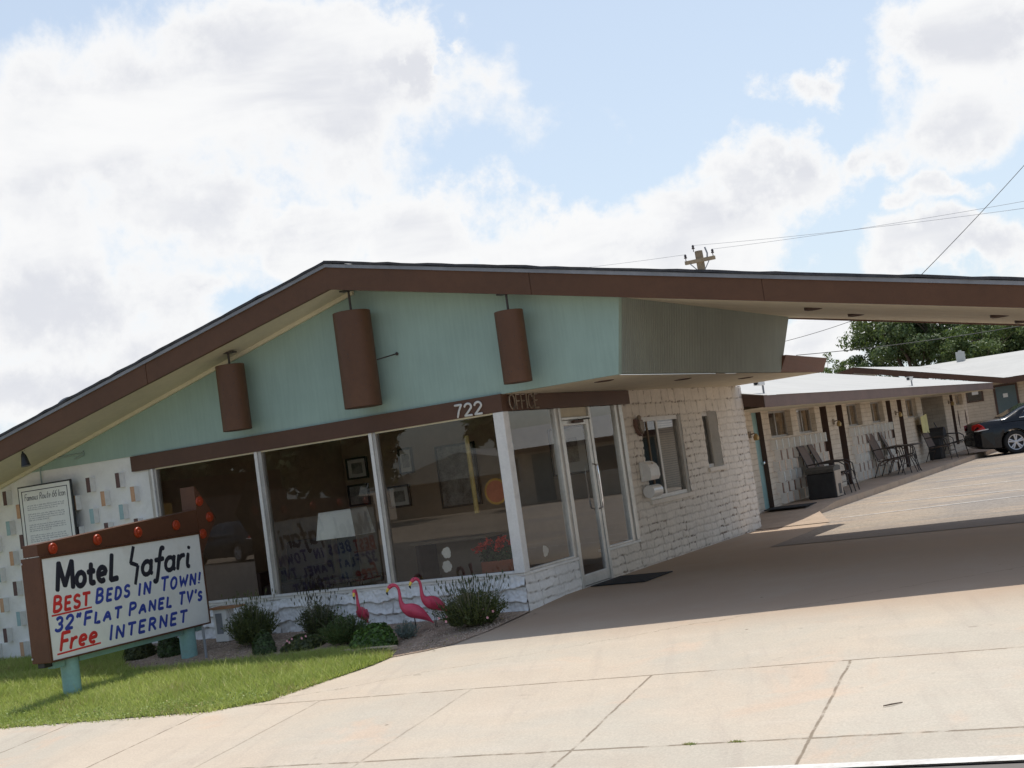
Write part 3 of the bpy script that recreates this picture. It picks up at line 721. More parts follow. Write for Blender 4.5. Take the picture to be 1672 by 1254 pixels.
# left white wall and its projecting painted blocks
lw = MB(); lw.box((-12, .02, -.3), (-5.33, .30, 2.488), white_wall); lw.box((-5.60, .012, -.3), (-5.332, .02, 2.245), white_wall)
part(lw, 'white_wall')
proto = {}
for nm, mt in (('brown', brown_end), ('tan', tan_end), ('teal', teal_end), ('grey', paint('grey_block_paint', (.55, .56, .52), .7, .06, 6)), ('umber', paint('umber_block_paint', (.20, .12, .085), .7, .1, 6)), ('sand', paint('sand_block_paint', (.60, .46, .35), .7, .08, 6))):
    q = MB(); q.box((-.035, -.078, -.099), (.035, .02, .099), white_wall, .004); q.box((-.0346, -.0810, -.0985), (.0346, -.0775, .0985), mt); proto[nm] = q
first = {}
def wall_block(kind, loc, rz=0., parent=None):
    if kind not in first:
        o = proto[kind].build('wall_block', parent); first[kind] = o
    else:
        o = first[kind].copy(); COL.objects.link(o); o.parent = parent
    o.location = loc; o.rotation_euler = (0, 0, rz); o['label'] = kind+' painted end of a projecting wall block'; return o
    return o
seq = ('brown', 'tan', 'teal')
for row in range(11):
    z = 2.168-.2102*row
    x0 = -5.812 if row % 2 == 0 else -5.576
    for k in range(6):
        x = x0-.5355*k
        if row % 2 == 0 or True: wall_block(seq[row % 3], (x, 0, z), 0, office)
# knee walls of slump block
masonry('knee_wall', -5.34, 0, -.25, .405, [], lambda u, z, d: (u, .012-d, z), block_white, [.145, .15, .14, .14, .12], office, .0085, 3, 1.9, (.5, 1.1), .050, .042, .010)
kc = MB(); kc.box((-5.33, .0, .400), (0.012, .20, .432), white_wall, .008); kc.box((-.15, .202, .400), (.012, 1.475, .432), white_wall, .008); kc.box((-.15, 2.32, .400), (.012, 3.37, .432), white_wall, .008); part(kc, 'sill_course')
# side wall in cream slump block
H_W1 = (3.94, 5.50, .905, 2.06); H_W2 = (6.42, 7.08, 1.20, 2.07)
rows_side = [.20, .195]+[.105]*24
masonry('side_wall', 3.36, 8.47, -.1, 2.455, [H_W1, H_W2], lambda u, z, d: (-.012+d, u, z), block_cream, rows_side, office, .0125, 11, 1.0, (.24, .40), .020, .004, .011)
masonry('knee_wall', .02, 1.475, -.15, .405, [], lambda u, z, d: (-.012+d, u, z), block_white, [.11]*6, office, .0115, 21, 1.0, (.3, .6), .025, .010, .010)
masonry('knee_wall', 2.32, 3.36, -.15, .405, [], lambda u, z, d: (-.012+d, u, z), block_cream, [.11]*6, office, .0115, 25, 1.0, (.3, .6), .025, .010, .010)
sw = MB()   # backing and returns behind the relief
sw.box((-.30, 8.28, -.1), (-.016, 8.47, 2.44), white_wall); part(sw, 'wall_return'); sw = MB()
for h in (H_W1, H_W2):
    sw = MB(); ya, yb, za, zb = h; dp = .13 if h is H_W1 else .22
    sw.quad((-.012, ya, za), (-dp, ya, za), (-dp, ya, zb), (-.012, ya, zb), white_wall); sw.quad((-.012, yb, za), (-.012, yb, zb), (-dp, yb, zb), (-dp, yb, za), white_wall)
    sw.quad((-.012, ya, za), (-.012, yb, za), (-dp, yb, za), (-dp, ya, za), white_wall); sw.quad((-.012, ya, zb), (-dp, ya, zb), (-dp, yb, zb), (-.012, yb, zb), white_wall); part(sw, 'window_reveal')
ew = MB(); ew.quad((-.012, 8.47, -.1), (-9, 8.47, -.1), (-9, 8.47, 2.44), (-.012, 8.47, 2.44), white_wall); part(ew, 'end_wall')
# shop-front frame and panes on the facade
fr = MB()
for x0, x1 in ((-5.325, -5.20), (-3.55, -3.445), (-1.815, -1.72), (-.10, .034)):
    mt = trim_white if x1 < 0 else trim_white
    if x1 < 0 and x1 > -5:
        fr.box((x0, -.022, .46), (x0+.045, .07, 2.249), trim_white, .004); fr.box((x0+.052, -.012, .46), (x1, .07, 2.249), alu_dull, .004)
    elif x1 < -5:
        fr.box((x0, -.015, .46), (x0+.05, .07, 2.249), alu_dull, .004); fr.box((x0+.055, -.025, .46), (x0+.085, .07, 2.249), trim_white, .004); fr.box((x0+.09, -.005, .46), (x1, .07, 2.249), alu_dull, .004)
    else: fr.box((x0, -.03, .434), (x1, .10, 2.249), trim_white, .006)
fr.box((-5.33, -.018, .4325), (-.102, .08, .463), trim_white, .004); fr.box((-5.2, -.006, 2.232), (-.102, .06, 2.2495), cream_trim)
part(fr, 'window_frame')
for x0, x1 in ((-5.20, -3.55), (-3.445, -1.815), (-1.72, -.10)):
    g = MB(); g.quad((x0, .03, .463), (x1, .03, .463), (x1, .03, 2.233), (x0, .03, 2.233), glass); part(g, 'window_pane')
# side glazing: sidelight, door with transom, sidelight
fr = MB()
for y0, y1 in ((1.30, 1.345), (1.42, 1.475), (2.275, 2.34), (3.10, 3.17), (3.25, 3.36)):
    fr.box((-.06, y0, .435), (.012, y1, 2.252), alu, .004)
fr.box((-.05, 1.346, .435), (.0, 1.419, 2.252), alu_dull); fr.box((-.05, 3.171, .435), (-.006, 3.249, 2.252), alu_dull)
fr.box((-.06, .101, .4335), (.006, 1.299, .462), alu, .004); fr.box((-.06, 2.341, .4335), (.006, 3.099, .462), alu, .004)
fr.box((-.06, 1.476, 2.10), (.010, 2.274, 2.135), alu, .004)
for ya, yb in ((1.42, 1.475), (2.275, 2.34)): fr.box((-.06, ya, .04), (.014, yb, .434), alu, .004)
part(fr, 'window_frame')
for y0, y1 in ((.10, 1.30), (2.34, 3.10)):
    g = MB(); g.quad((-.02, y0, .46), (-.02, y1, .46), (-.02, y1, 2.252), (-.02, y0, 2.252), glass); part(g, 'window_pane')
g = MB(); g.quad((-.02, 1.476, 2.136), (-.02, 2.274, 2.136), (-.02, 2.274, 2.252), (-.02, 1.476, 2.252), cream); part(g, 'transom_panel')
dr = MB()
for lo, hi in (((-.05, 1.482, .07), (.0, 1.53, 2.095)), ((-.05, 2.19, .07), (.0, 2.268, 2.095)), ((-.05, 1.531, .07), (.0, 2.189, .20)), ((-.05, 1.531, 2.03), (.0, 2.189, 2.095))): dr.box(lo, hi, alu, .004)
door = part(dr, 'door')
g = MB(); g.quad((-.025, 1.53, .20), (-.025, 2.19, .20), (-.025, 2.19, 2.03), (-.025, 1.53, 2.03), glass); g.build('door_pane', door)
h = MB(); h.tube([(.0, 2.215, .95), (.06, 2.215, .97), (.065, 2.215, 1.1), (.065, 2.215, 1.38), (.06, 2.215, 1.5), (.0, 2.215, 1.52)], .011, chrome, 8); h.build('handle', door)
h = MB(); h.box((.002, 1.75, 2.055), (.05, 2.02, 2.088), jamb_brown, .005); h.tube([(.04, 1.9, 2.09), (.09, 2.05, 2.10), (.03, 2.25, 2.10)], .008, black_metal, 6); h.build('door_closer', door)
th = MB(); th.box((-.2, 1.476, .02), (.02, 2.274, .062), alu_dull, .006); part(th, 'threshold')
# side windows in the cream wall
def side_window(ya, yb, za, zb, xdep, mull=None, curtain=False):
    w = MB(); t = .045
    w.box((xdep-.03, ya, za), (xdep+.02, ya+t, zb), alu_dull); w.box((xdep-.03, yb-t, za), (xdep+.02, yb, zb), alu_dull)
    w.box((xdep-.03, ya+t, za), (xdep+.022, yb-t, za+.05), trim_white); w.box((xdep-.03, ya+t, zb-.06), (xdep+.022, yb-t, zb), trim_white)
    if mull: w.box((xdep-.02, mull-.03, za+.05), (xdep+.016, mull+.03, zb-.06), trim_white)
    o = part(w, 'window'); q = MB(); q.quad((xdep-.005, ya+t, za+.05), (xdep-.005, yb-t, za+.05), (xdep-.005, yb-t, zb-.06), (xdep-.005, ya+t, zb-.06), glass); q.build('pane', o); return o
wn = side_window(H_W1[0], H_W1[1], H_W1[2], H_W1[3], -.07, 4.66)
sc = MB(); sc.quad((-.068, 3.985, .955), (-.068, 4.63, .955), (-.068, 4.63, 2.0), (-.068, 3.985, 2.0), glass_tint); sc.build('insect_screen', wn)
side_window(H_W2[0], H_W2[1], H_W2[2], H_W2[3], -.17)
sl = MB(); sl.box((-.05, 3.9, .84), (.03, 5.54, .903), block_cream, .008); sl.box((-.05, 6.36, 1.135), (.028, 7.14, 1.198), block_cream, .008); part(sl, 'window_sill')
bl = MB()
for k in range(30):
    z = 1.0+k*.033; bl.box((-.115, 4.70, z), (-.112, 5.44, z+.025), trim_white)
bl.quad((-.13, 4.68, .95), (-.13, 5.46, .95), (-.13, 5.46, 1.98), (-.13, 4.68, 1.98), paint('grey_blind', (.45, .46, .48), .8)); bl.build('blind', wn)
# lobby shell
lb = MB()
lb.quad((-5.3, .1, .08), (-.05, .1, .08), (-.05, 4.3, .08), (-5.3, 4.3, .08), lobby_floor); part(lb, 'lobby_floor')
lb = MB(); lb.quad((-5.3, .1, 2.43), (-5.3, 4.3, 2.43), (-.05, 4.3, 2.43), (-.05, .1, 2.43), lobby_ceiling); part(lb, 'lobby_ceiling')
lb = MB(); lb.quad((-5.3, 4.3, .08), (-.05, 4.3, .08), (-.05, 4.3, 2.43), (-5.3, 4.3, 2.43), lobby_wall); lb.quad((-5.3, .1, .08), (-5.3, 4.3, .08), (-5.3, 4.3, 2.43), (-5.3, .1, 2.43), lobby_wall)
lb.quad((-.14, 3.37, .08), (-.14, 4.3, .08), (-.14, 4.3, 2.43), (-.14, 3.37, 2.43), lobby_wall)
lb.box((-5.29, .09, -.2), (-.16, .2, .40), lobby_wall); part(lb, 'lobby_wall')
bk = MB(); bk.quad((-.15, 4.31, 0), (-.15, 8.46, 0), (-4, 8.46, 0), (-4, 4.31, 0), lobby_floor); bk.quad((-2.0, 4.31, 0), (-2, 8.46, 0), (-2, 8.46, 2.43), (-2, 4.31, 2.43), lobby_wall); bk.quad((-.02, 4.31, 2.44), (-4, 4.31, 2.44), (-4, 8.4, 2.44), (-.02, 8.4, 2.44), lobby_ceiling); part(bk, 'back_room')
# address digits
def arc(cx, cy, rx, ry, a0, a1, n=10): return [(cx+rx*math.cos(R(a0+(a1-a0)*i/n)), cy+ry*math.sin(R(a0+(a1-a0)*i/n))) for i in range(n+1)]
def chaikin(p, it=2):
    for _ in range(it):
        q = [p[0]]
        for a, c in zip(p, p[1:]): q += [(a[0]*.75+c[0]*.25, a[1]*.75+c[1]*.25), (a[0]*.25+c[0]*.75, a[1]*.25+c[1]*.75)]
        p = q+[p[-1]]
    return p
L = {}   # stroke letters: (width, strokes); unit cap height
L['7'] = (.55, [[(0, 1), (.52, 1)], [(.52, 1), (.3, .5), (.18, 0)]])
L['2'] = (.58, [arc(.27, .72, .26, .28, 170, -20, 10)+[(.36, .42), (.02, .02)], [(.02, .02), (.56, .02)]])
L['3'] = (.55, [arc(.24, .75, .24, .25, 150, -90, 10), arc(.24, .26, .28, .26, 90, -150, 10)])
L['6'] = (.55, [[(.45, .98), (.25, .85), (.08, .55), (.03, .3)], arc(.28, .27, .25, .27, 180, -180, 16)])
L['"'] = (.34, [[(.08, 1), (.02, .74)], [(.28, 1), (.22, .74)]])
L["'"] = (.14, [[(.1, 1), (.04, .76)]])
L['!'] = (.16, [[(.1, 1), (.07, .3)], [(.06, .06), (.065, .03)]])
L['B'] = (.60, [[(.04, 0), (.04, 1)], [(.04, 1)]+arc(.24, .77, .24, .23, 90, -90, 8)+[(.04, .53)], arc(.26, .27, .28, .26, 90, -90, 8)+[(.04, .01)]])
L['E'] = (.52, [[(.04, 0), (.04, 1)], [(.04, 1), (.5, 1)], [(.04, .52), (.42, .53)], [(.04, 0), (.5, .01)]])
L['S'] = (.54, [arc(.27, .75, .23, .25, 30, 200, 8)+[(.14, .56), (.38, .46)]+arc(.27, .25, .25, .25, 40, -150, 8)])
L['T'] = (.60, [[(.0, 1), (.6, 1)], [(.3, 1), (.3, 0)]])
L['D'] = (.60, [[(.04, 0), (.04, 1)], [(.04, 1), (.2, 1)]+arc(.18, .5, .38, .5, 80, -80, 10)+[(.04, 0)]])
L['I'] = (.12, [[(.05, 1), (.05, 0)]])
L['N'] = (.62, [[(.04, 0), (.04, 1)], [(.04, 1), (.58, 0)], [(.58, 0), (.58, 1)]])
L['O'] = (.64, [arc(.32, .5, .30, .5, 95, -275, 20)])
L['W'] = (.84, [[(0, 1), (.2, 0), (.42, .8), (.62, 0), (.84, 1)]])
L['F'] = (.50, [[(.04, 0), (.04, 1)], [(.04, 1), (.5, 1)], [(.04, .52), (.42, .53)]])
L['L'] = (.48, [[(.04, 1), (.04, 0), (.47, .0)]])
L['A'] = (.64, [[(0, 0), (.32, 1), (.62, 0)], [(.1, .34), (.53, .34)]])
L['P'] = (.56, [[(.04, 0), (.04, 1)], [(.04, 1)]+arc(.24, .75, .26, .25, 90, -90, 8)+[(.04, .5)]])
L['V'] = (.60, [[(0, 1), (.3, 0), (.6, 1)]])
L['R'] = (.60, [[(.04, 0), (.04, 1)], [(.04, 1)]+arc(.24, .76, .26, .24, 90, -90, 8)+[(.04, .52)], [(.26, .52), (.58, 0)]])
L['M'] = (.80, [[(.03, 0), (.08, 1)], [(.08, 1), (.38, .12)], [(.38, .12), (.70, 1)], [(.70, 1), (.76, 0)]])
L['C'] = (.60, [arc(.32, .5, .30, .5, 40, 320, 16)])
# lower case
L['o'] = (.50, [arc(.24, .28, .22, .27, 100, -260, 18)])
L['t'] = (.44, [[(.20, .98), (.17, .2), (.22, .02), (.42, .06)], [(.0, .60), (.40, .62)]])
L['e'] = (.50, [[(.06, .28), (.42, .33)]+arc(.25, .30, .20, .26, 20, 300, 14)])
L['l'] = (.46, [[(.14, 1), (.08, .02)], [(.08, .02), (.44, .04)]])
L['a'] = (.50, [arc(.22, .27, .21, .26, 60, 410, 16), [(.43, .55), (.40, .1), (.48, .02)]])
L['f'] = (.42, [[(.40, .92), (.30, .98), (.24, .8), (.16, -.25), (.08, -.36), (.0, -.28)], [(.02, .50), (.40, .52)]])
L['r'] = (.36, [[(.06, .54), (.03, 0)], [(.05, .34), (.18, .52), (.34, .52)]])
L['i'] = (.18, [[(.08, .54), (.04, .06), (.16, .02)], [(.105, .78), (.11, .82)]])
L['m'] = (.72, [[(.04, .52), (.02, 0)], [(.03, .34), (.16, .52), (.30, .46), (.30, 0)], [(.31, .34), (.45, .52), (.60, .46), (.60, .1), (.68, 0)]])
L['n'] = (.50, [[(.04, .52), (.02, 0)], [(.03, .34), (.18, .53), (.36, .46), (.36, .1), (.44, 0)]])
L['u'] = (.50, [[(.03, .52), (.04, .1), (.18, 0), (.36, .16)], [(.38, .52), (.37, .08), (.46, 0)]])
L['s'] = (.38, [[(.32, .48), (.18, .54), (.05, .42), (.28, .22), (.28, .08), (.14, 0), (.01, .06)]])
L['c'] = (.42, [arc(.24, .28, .22, .27, 50, 310, 12)])
def write(mb, text, org, ud, vd, nd, width, h, mat, stroke, slant=.0, gap=.14, small=1.0, thick=.25, jit=0.0, heights=None):
    """letters as flat brush strokes; org at the baseline start; total width scaled to fit"""
    def sc(i, ch): return heights[i] if heights else 1.0
    total = sum(L[c][0]*sc(i, c)+gap if c != ' ' else .35 for i, c in enumerate(text))-gap
    k = width/total if width else h
    org, ud, vd, nd = Vector(org), Vector(ud), Vector(vd), Vector(nd); u = 0.; kk = 0
    for i, c in enumerate(text):
        if c == ' ': u += .35; continue
        s = sc(i, c); wd, strokes = L[c]; jz = random.uniform(-jit, jit)
        for st in strokes:
            p = [(a*s, q*s) for a, q in st]
            if len(p) == 2: p = [p[0], ((p[0][0]+p[1][0])/2, (p[0][1]+p[1][1])/2), p[1]]
            elif len(p) < 8: p = chaikin(p, 2) if c not in 'WMNVL7' else [q for a, e in zip(p, p[1:]) for q in (a, ((a[0]+e[0])/2, (a[1]+e[1])/2))]+[p[-1]]
            kk += 1; off = .0004*(kk % 5)
            pts = [org+ud*((u+a)*k+slant*q*h)+vd*(q*h+jz*h)+nd*off for a, q in p]
            rr = [stroke*(random.uniform(.94, 1.06)) for _ in pts]
            # rounded ends
            d0 = (pts[0]-pts[1]).normalized()*stroke*.5; d1 = (pts[-1]-pts[-2]).normalized()*stroke*.5
            mb.tube([pts[0]+d0]+pts+[pts[-1]+d1], [stroke*.55]+rr+[stroke*.55], mat, 8, True, nd, thick)
        u += wd*s+gap
X_, Y_, Z_ = (1, 0, 0), (0, 1, 0), (0, 0, 1)
num = MB(); write(num, '722', (-.575, -.045, 2.262), X_, Z_, (0, -1, 0), .355, .138, paint('pale_metal_digit', (.62, .60, .56), .4, .05, 5, metallic=.3), .0135, .06, .20, thick=.6)
tag(num.build('house_number'), 'pale metal house number 722 on the brown beam over the window', 'house number')
neon = MB()
write(neon, 'OFFICE', (.078, .075, 2.265), Y_, Z_, X_, .72, .175, rust, .0075, 0, .12, thick=1.0)
write(neon, 'OFFICE', (.062, .10, 2.272), Y_, Z_, X_, .72, .16, glass_tube, .006, 0, .12, thick=1.0)
for k in range(5): neon.tube([(.03, .12+k*.15, 2.36), (.08, .12+k*.15, 2.36)], .005, black_metal, 6)
tag(neon.build('neon_lettering'), 'unlit neon tube letters OFFICE on the dark beam above the entrance', 'neon sign')

# pendant lamps under the gable
def pendant(x, y, zb, zt, r, ztop_):
    t = thing('pendant_lamp', '', 'lamp', (x, y, zb), 0, 'brown cylinder lamps under the gable')
    b = MB(); n = 28; prof = [(r, 0), (r, zt-zb), (r*.96, zt-zb+.004), (.02, zt-zb+.006)]
    b.lathe([(r-.012, .002), (r-.012, .05), (r-.004, .0), (r, 0.002)]+prof[1:], (0, 0, 0), brown, n); b.build('lamp_shade', t)
    q = MB(); q.tube([(0, 0, zt-zb), (0, 0, ztop_-zb)], .014, dark_metal, 8); q.build('hanging_rod', t)
    q = MB(); q.box((-.10, -.05, ztop_-zb-.006), (.10, .05, ztop_-zb+.012), dark_metal, .004); q.build('ceiling_plate', t)
    # rows of small punched holes
    q = MB()
    for i in range(26):
        a = R(200+random.uniform(0, 150)); z = random.uniform(.08, zt-zb-.08)
        c = Vector((math.cos(a)*r, math.sin(a)*r, z)); d = Vector((math.cos(a), math.sin(a), 0)); q.tube([c-d*.002, c+d*.0012], .005, black_metal, 6)
    q.build('punched_holes', t); return t
YP = -.26
pendant(-3.555, YP, 2.535, 3.345, .178, zbot(-3.555)+.005)['label'] = 'brown cylinder lamp hanging at the left end of the mint gable'
pendant(-1.66, YP, 2.550, 3.672, .222, zbot(-1.66)-.0)['label'] = 'largest brown cylinder lamp hanging under the gable peak'
pendant(.400, YP, 2.522, 3.315, .160, zbot(.40)+.005)['label'] = 'brown cylinder lamp hanging above the house number, right of the peak'
b = MB(); b.tube([(-1.40, -.24, 3.068), (-1.27, -.015, 3.118)], .008, dark_metal, 6); b.lathe([(.02, 0), (.02, -.012)], (-1.27, -.002, 3.118), dark_metal, 10, 1); tag(b.build('brace_rod'), 'thin dark brace rod from the mint gable to the largest lamp', 'rod')
# spotlight under left soffit, conduit, plaque
t = thing('spotlight', 'small black bullet spotlight under the left eave above the plaque', 'spotlight', (-6.70, -.80, 2.70))
b = MB(); b.tube([(0, 0, .04), (0, 0, -.01), (.005, 0, -.03)], .012, black_metal, 8); b.tube([(-.045, 0, .035), (.045, 0, .035)], .02, black_metal, 8); b.build('mount', t)
b = MB(); b.tube([(.0, .0, -.02), (.01, .0, -.05), (.02, .0, -.09), (.035, .0, -.19)], [.022, .035, .042, .062], black_metal, 16); b.build('lamp_housing', t)
b = MB(); pts = [(-7.28, .0, 1.95), (-7.28, -.012, 2.4), (-7.275, -.014, 2.52), (-7.2, -.016, 2.585), (-6.85, -.016, 2.60), (-6.5, -.016, 2.61), (-6.42, -.02, 2.63), (-6.43, -.02, 2.58), (-6.6, -.016, 2.55)]
b.tube(pts, .010, paint('grey_conduit', (.32, .40, .37), .5), 6); tag(b.build('conduit'), 'thin grey conduit pipe running from the mint gable down behind the plaque', 'conduit')
t = thing('plaque', 'white framed plaque about a road icon on the white wall behind the sign', 'plaque', (0, 0, 0))
b = MB(); b.box((-7.605, -.15, 1.00), (-6.59, -.125, 2.286), black_plastic); b.box((-7.585, -.1535, 1.02), (-6.61, -.149, 2.266), sign_face); b.build('board', t)
b = MB()
for lo, hi in (((-7.535, 1.07), (-7.525, 2.216)), ((-6.67, 1.07), (-6.66, 2.216)), ((-7.525, 2.206), (-6.67, 2.216)), ((-7.525, 1.07), (-6.67, 1.08))): b.box((lo[0], -.1565, lo[1]), (hi[0], -.152, hi[1]), letter_black)
b.build('border', t)
b = MB(); write(b, 'Famous Route 66 Icon', (-7.485, -.155, 2.085), X_, Z_, (0, -1, 0), .78, .085, ink, .0045, .18, .10, thick=.3)
z = 2.0
for para in (3, 4, 4, 4, 3):
    for l in range(para):
        u = -7.45; end = -6.74-(random.uniform(.05, .35) if l == para-1 else random.uniform(0, .03))
        while u < end:
            w = min(random.uniform(.02, .075), end-u)
            if w < .01: break
            xk = u
            while xk < u+w:
                hh = random.choice((.010, .010, .014, .018)); b.box((xk, -.1545, z), (xk+.0045, -.153, z+hh), ink_light); xk += .0085
            u += w+.014
        z -= .0275
    z -= .035
b.build('printed_text', t)

# ------------------------------------------------------------------ roadside sign with arrow
sign = thing('roadside_sign', 'low motel sign with brown arrow, orange bulbs and hand painted lettering on the lawn', 'sign', (-4.19, -1.85, -.16))
sx, sy0, sz = -4.19, -1.85, -.16
def sp(mb, name, parent=None):
    o = mb.build(name, parent or sign)
    if parent is None: o.location = (-sx, -sy0, -sz)
    return o
b = MB(); b.box((-4.325, -3.13, .247), (-4.056, -.615, 1.362), brown_sign, .006)
for zz in (.30, 1.31):
    b.lathe([(.012, 0), (.012, -.006), (.004, -.008)], (-4.31, -3.131, zz), steel_bright, 10, 1)
sp(b, 'cabinet')
b = MB(); b.box((-4.056, -3.10, .268), (-4.050, -.635, 1.338), sign_face); face = sp(b, 'face_panel')
b = MB()
for lo, hi in (((-4.056, -3.128, .25), (-4.040, -3.10, 1.36)), ((-4.056, -.635, .25), (-4.040, -.617, 1.36)), ((-4.056, -3.10, .25), (-4.040, -.635, .268)), ((-4.056, -3.10, 1.338), (-4.040, -.635, 1.36))): b.box(lo, hi, brown_sign)
sp(b, 'face_trim')
NX = (1, 0, 0)
def wr(text, y0, y1, z, h, mat, st, slant=.12, gap=.16, heights=None, jit=.01, ymul=1.): 
    b = MB(); write(b, text, (-4.0495, y0, z), Y_, Z_, NX, (y1-y0)-slant*h, h, mat, st, slant, gap, thick=.12, jit=jit, heights=heights); return b
b = wr('Motel', -2.935, -2.00, .985, .285, letter_black, .0305, .14, .11, [1, .92, .78, 1.0, .98], 0); b.build('lettering', face)
# lightning-bolt S
b = MB(); pl = [(-1.735, 1.318), (-1.775, 1.235), (-1.825, 1.135), (-1.825, 1.128), (-1.755, 1.115), (-1.708, 1.098), (-1.715, 1.08), (-1.755, .98), (-1.79, .885)]
for a, c in zip(((-1.745, 1.318), (-1.825, 1.140), (-1.708, 1.098)), ((-1.822, 1.128), (-1.708, 1.094), (-1.785, .885))):
    b.tube([(-4.0495, a[0], a[1]), (-4.0492, (a[0]+c[0])/2, (a[1]+c[1])/2), (-4.0495, c[0], c[1])], [.024, .024, .022], letter_black, 8, True, NX, .12)
b.build('lettering', face)
b = wr('afari', -1.665, -.80, .972, .285, letter_black, .0275, .22, .10, [1, 1.02, 1, 1, 1], 0); b.build('lettering', face)
def caps(s): return [1.0 if i == 0 or s[i-1] == ' ' else .84 for i in range(len(s))]
b = wr('BEST', -3.015, -2.475, .765, .155, letter_red, .0185, .22, .22, caps('BEST')); b.tube([(-4.0495, -3.045, .728), (-4.0493, -2.76, .732), (-4.0495, -2.475, .735)], .0095, letter_red, 8, True, NX, .12); b.build('lettering', face)
for s, y0, y1, z, h in (('BEDS', -2.41, -1.86, .770, .145), ('IN', -1.755, -1.535, .758, .125), ('TOWN!', -1.395, -.680, .755, .145), ('32"', -3.02, -2.635, .562, .135), ('FLAT', -2.615, -2.03, .560, .130), ('PANEL', -1.94, -1.215, .556, .130), ("TV'S", -1.125, -.690, .553, .130), ('INTERNET', -2.27, -.990, .340, .150)):
    heights = caps(s) if s in ('BEDS', 'TOWN!', 'FLAT', 'PANEL', 'INTERNET') else None
    if s == "TV'S": heights = [1, 1, 1, .72]
    b = wr(s, y0, y1, z, h, letter_blue, .0175, .30, .30 if s != 'IN' else .4, heights); b.build('lettering', face)
b = wr('Free', -2.985, -2.41, .352, .175, letter_red, .0190, .30, .13, [1, 1.1, 1.1, 1.1], 0); b.tube([(-4.0495, -3.03, .318), (-4.0493, -2.7, .326), (-4.0495, -2.405, .332)], .0095, letter_red, 8, True, NX, .12); b.build('lettering', face)
# arrow: tapering shaft and head with thickness
b = MB(); xa, xb = -4.275, -4.056
b.prism([(xa, -3.13, 1.372), (xa, -3.13, 1.498), (xa, -.62, 1.640), (xa, -.62, 1.372)], (xb-xa, 0, 0), brown_sign)
b.prism([(xa-.0, -.618, 1.10), (xa, -.618, 1.925), (xa, -.60, 1.925), (xa, -.285, 1.515), (xa, -.60, 1.10)], (xb-xa+.006, 0, 0), brown_sign)
b.prism([(xb+.002, -3.12, 1.364), (xb+.002, -3.12, 1.374), (xb+.002, -.64, 1.374), (xb+.002, -.64, 1.364)], (.02, 0, 0), brown_sign)
sp(b, 'arrow')
for (y, z) in ((-2.926, 1.432), (-2.28, 1.455), (-1.646, 1.470), (-1.007, 1.487), (-.404, 1.528), (-.553, 1.735), (-.560, 1.335)):
    b = MB(); b.lathe([(.062, 0), (.062, .008), (.055, .018), (.044, .021), (.028, .019)], (-4.052, y, z), orange_lens, 20, 0); b.lathe([(.028, .018), (.024, .028), (.01, .031)], (-4.052, y, z), orange_lens, 12, 0); sp(b, 'bulb')
for y in (-2.75, -.895):
    b = MB(); b.tube([(-4.19, y, -.22), (-4.19, y, .246)], .098, post_mint, 20); sp(b, 'post')
b = MB(); b.box((-4.24, -3.0, .17), (-4.14, -2.86, .235), post_mint); b.box((-4.22, -2.64, .185), (-4.15, -1.0, .244), post_mint); b.box((-4.22, -.785, .185), (-4.15, -.65, .244), post_mint); sp(b, 'support_rail')
b = MB(); b.box((-4.27, -3.11, .195), (-4.17, -3.0, .246), black_plastic, .005); sp(b, 'junction_box')

# electric meter pedestal beside the sign's far post, seen past its edge
t = thing('utility_pedestal', 'small white utility pedestal against the knee wall behind the sign', 'utility box', (-4.05, -.28, bed_z(-4.05, -.28)))
b = MB(); b.box((-.16, -.10, .0), (.05, .06, .42), white_plastic, .01); b.build('cabinet', t)
b = MB(); b.box((-.12, -.104, .1), (-.02, -.100, .35), drip_metal); b.build('access_panel', t)
b = MB(); b.box((-.20, -.12, .40), (.22, .08, .425), paint('weathered_plank', (.40, .20, .10), .85, .2, 5)); b.build('plank', t)
b = MB(); b.tube([(-3.82, -1.02, -.12), (-3.82, -1.02, .26)], .016, drip_metal, 8); tag(b.build('metal_stake'), 'thin grey metal stake standing in the bed beside the sign post', 'stake')
b = MB(); b.box((-1.55, -1.46, -.105), (-.90, -1.34, -.075), paint('drain_frame', (.55, .45, .33), .9)); 
for k in range(8): b.box((-1.30+k*.045, -1.468, -.112), (-1.27+k*.045, -1.459, -.078), black_plastic)
b2 = b.build('drain_grate'); tag(b2, 'low dark drain grate at the edge of the lawn below the bed', 'drain')

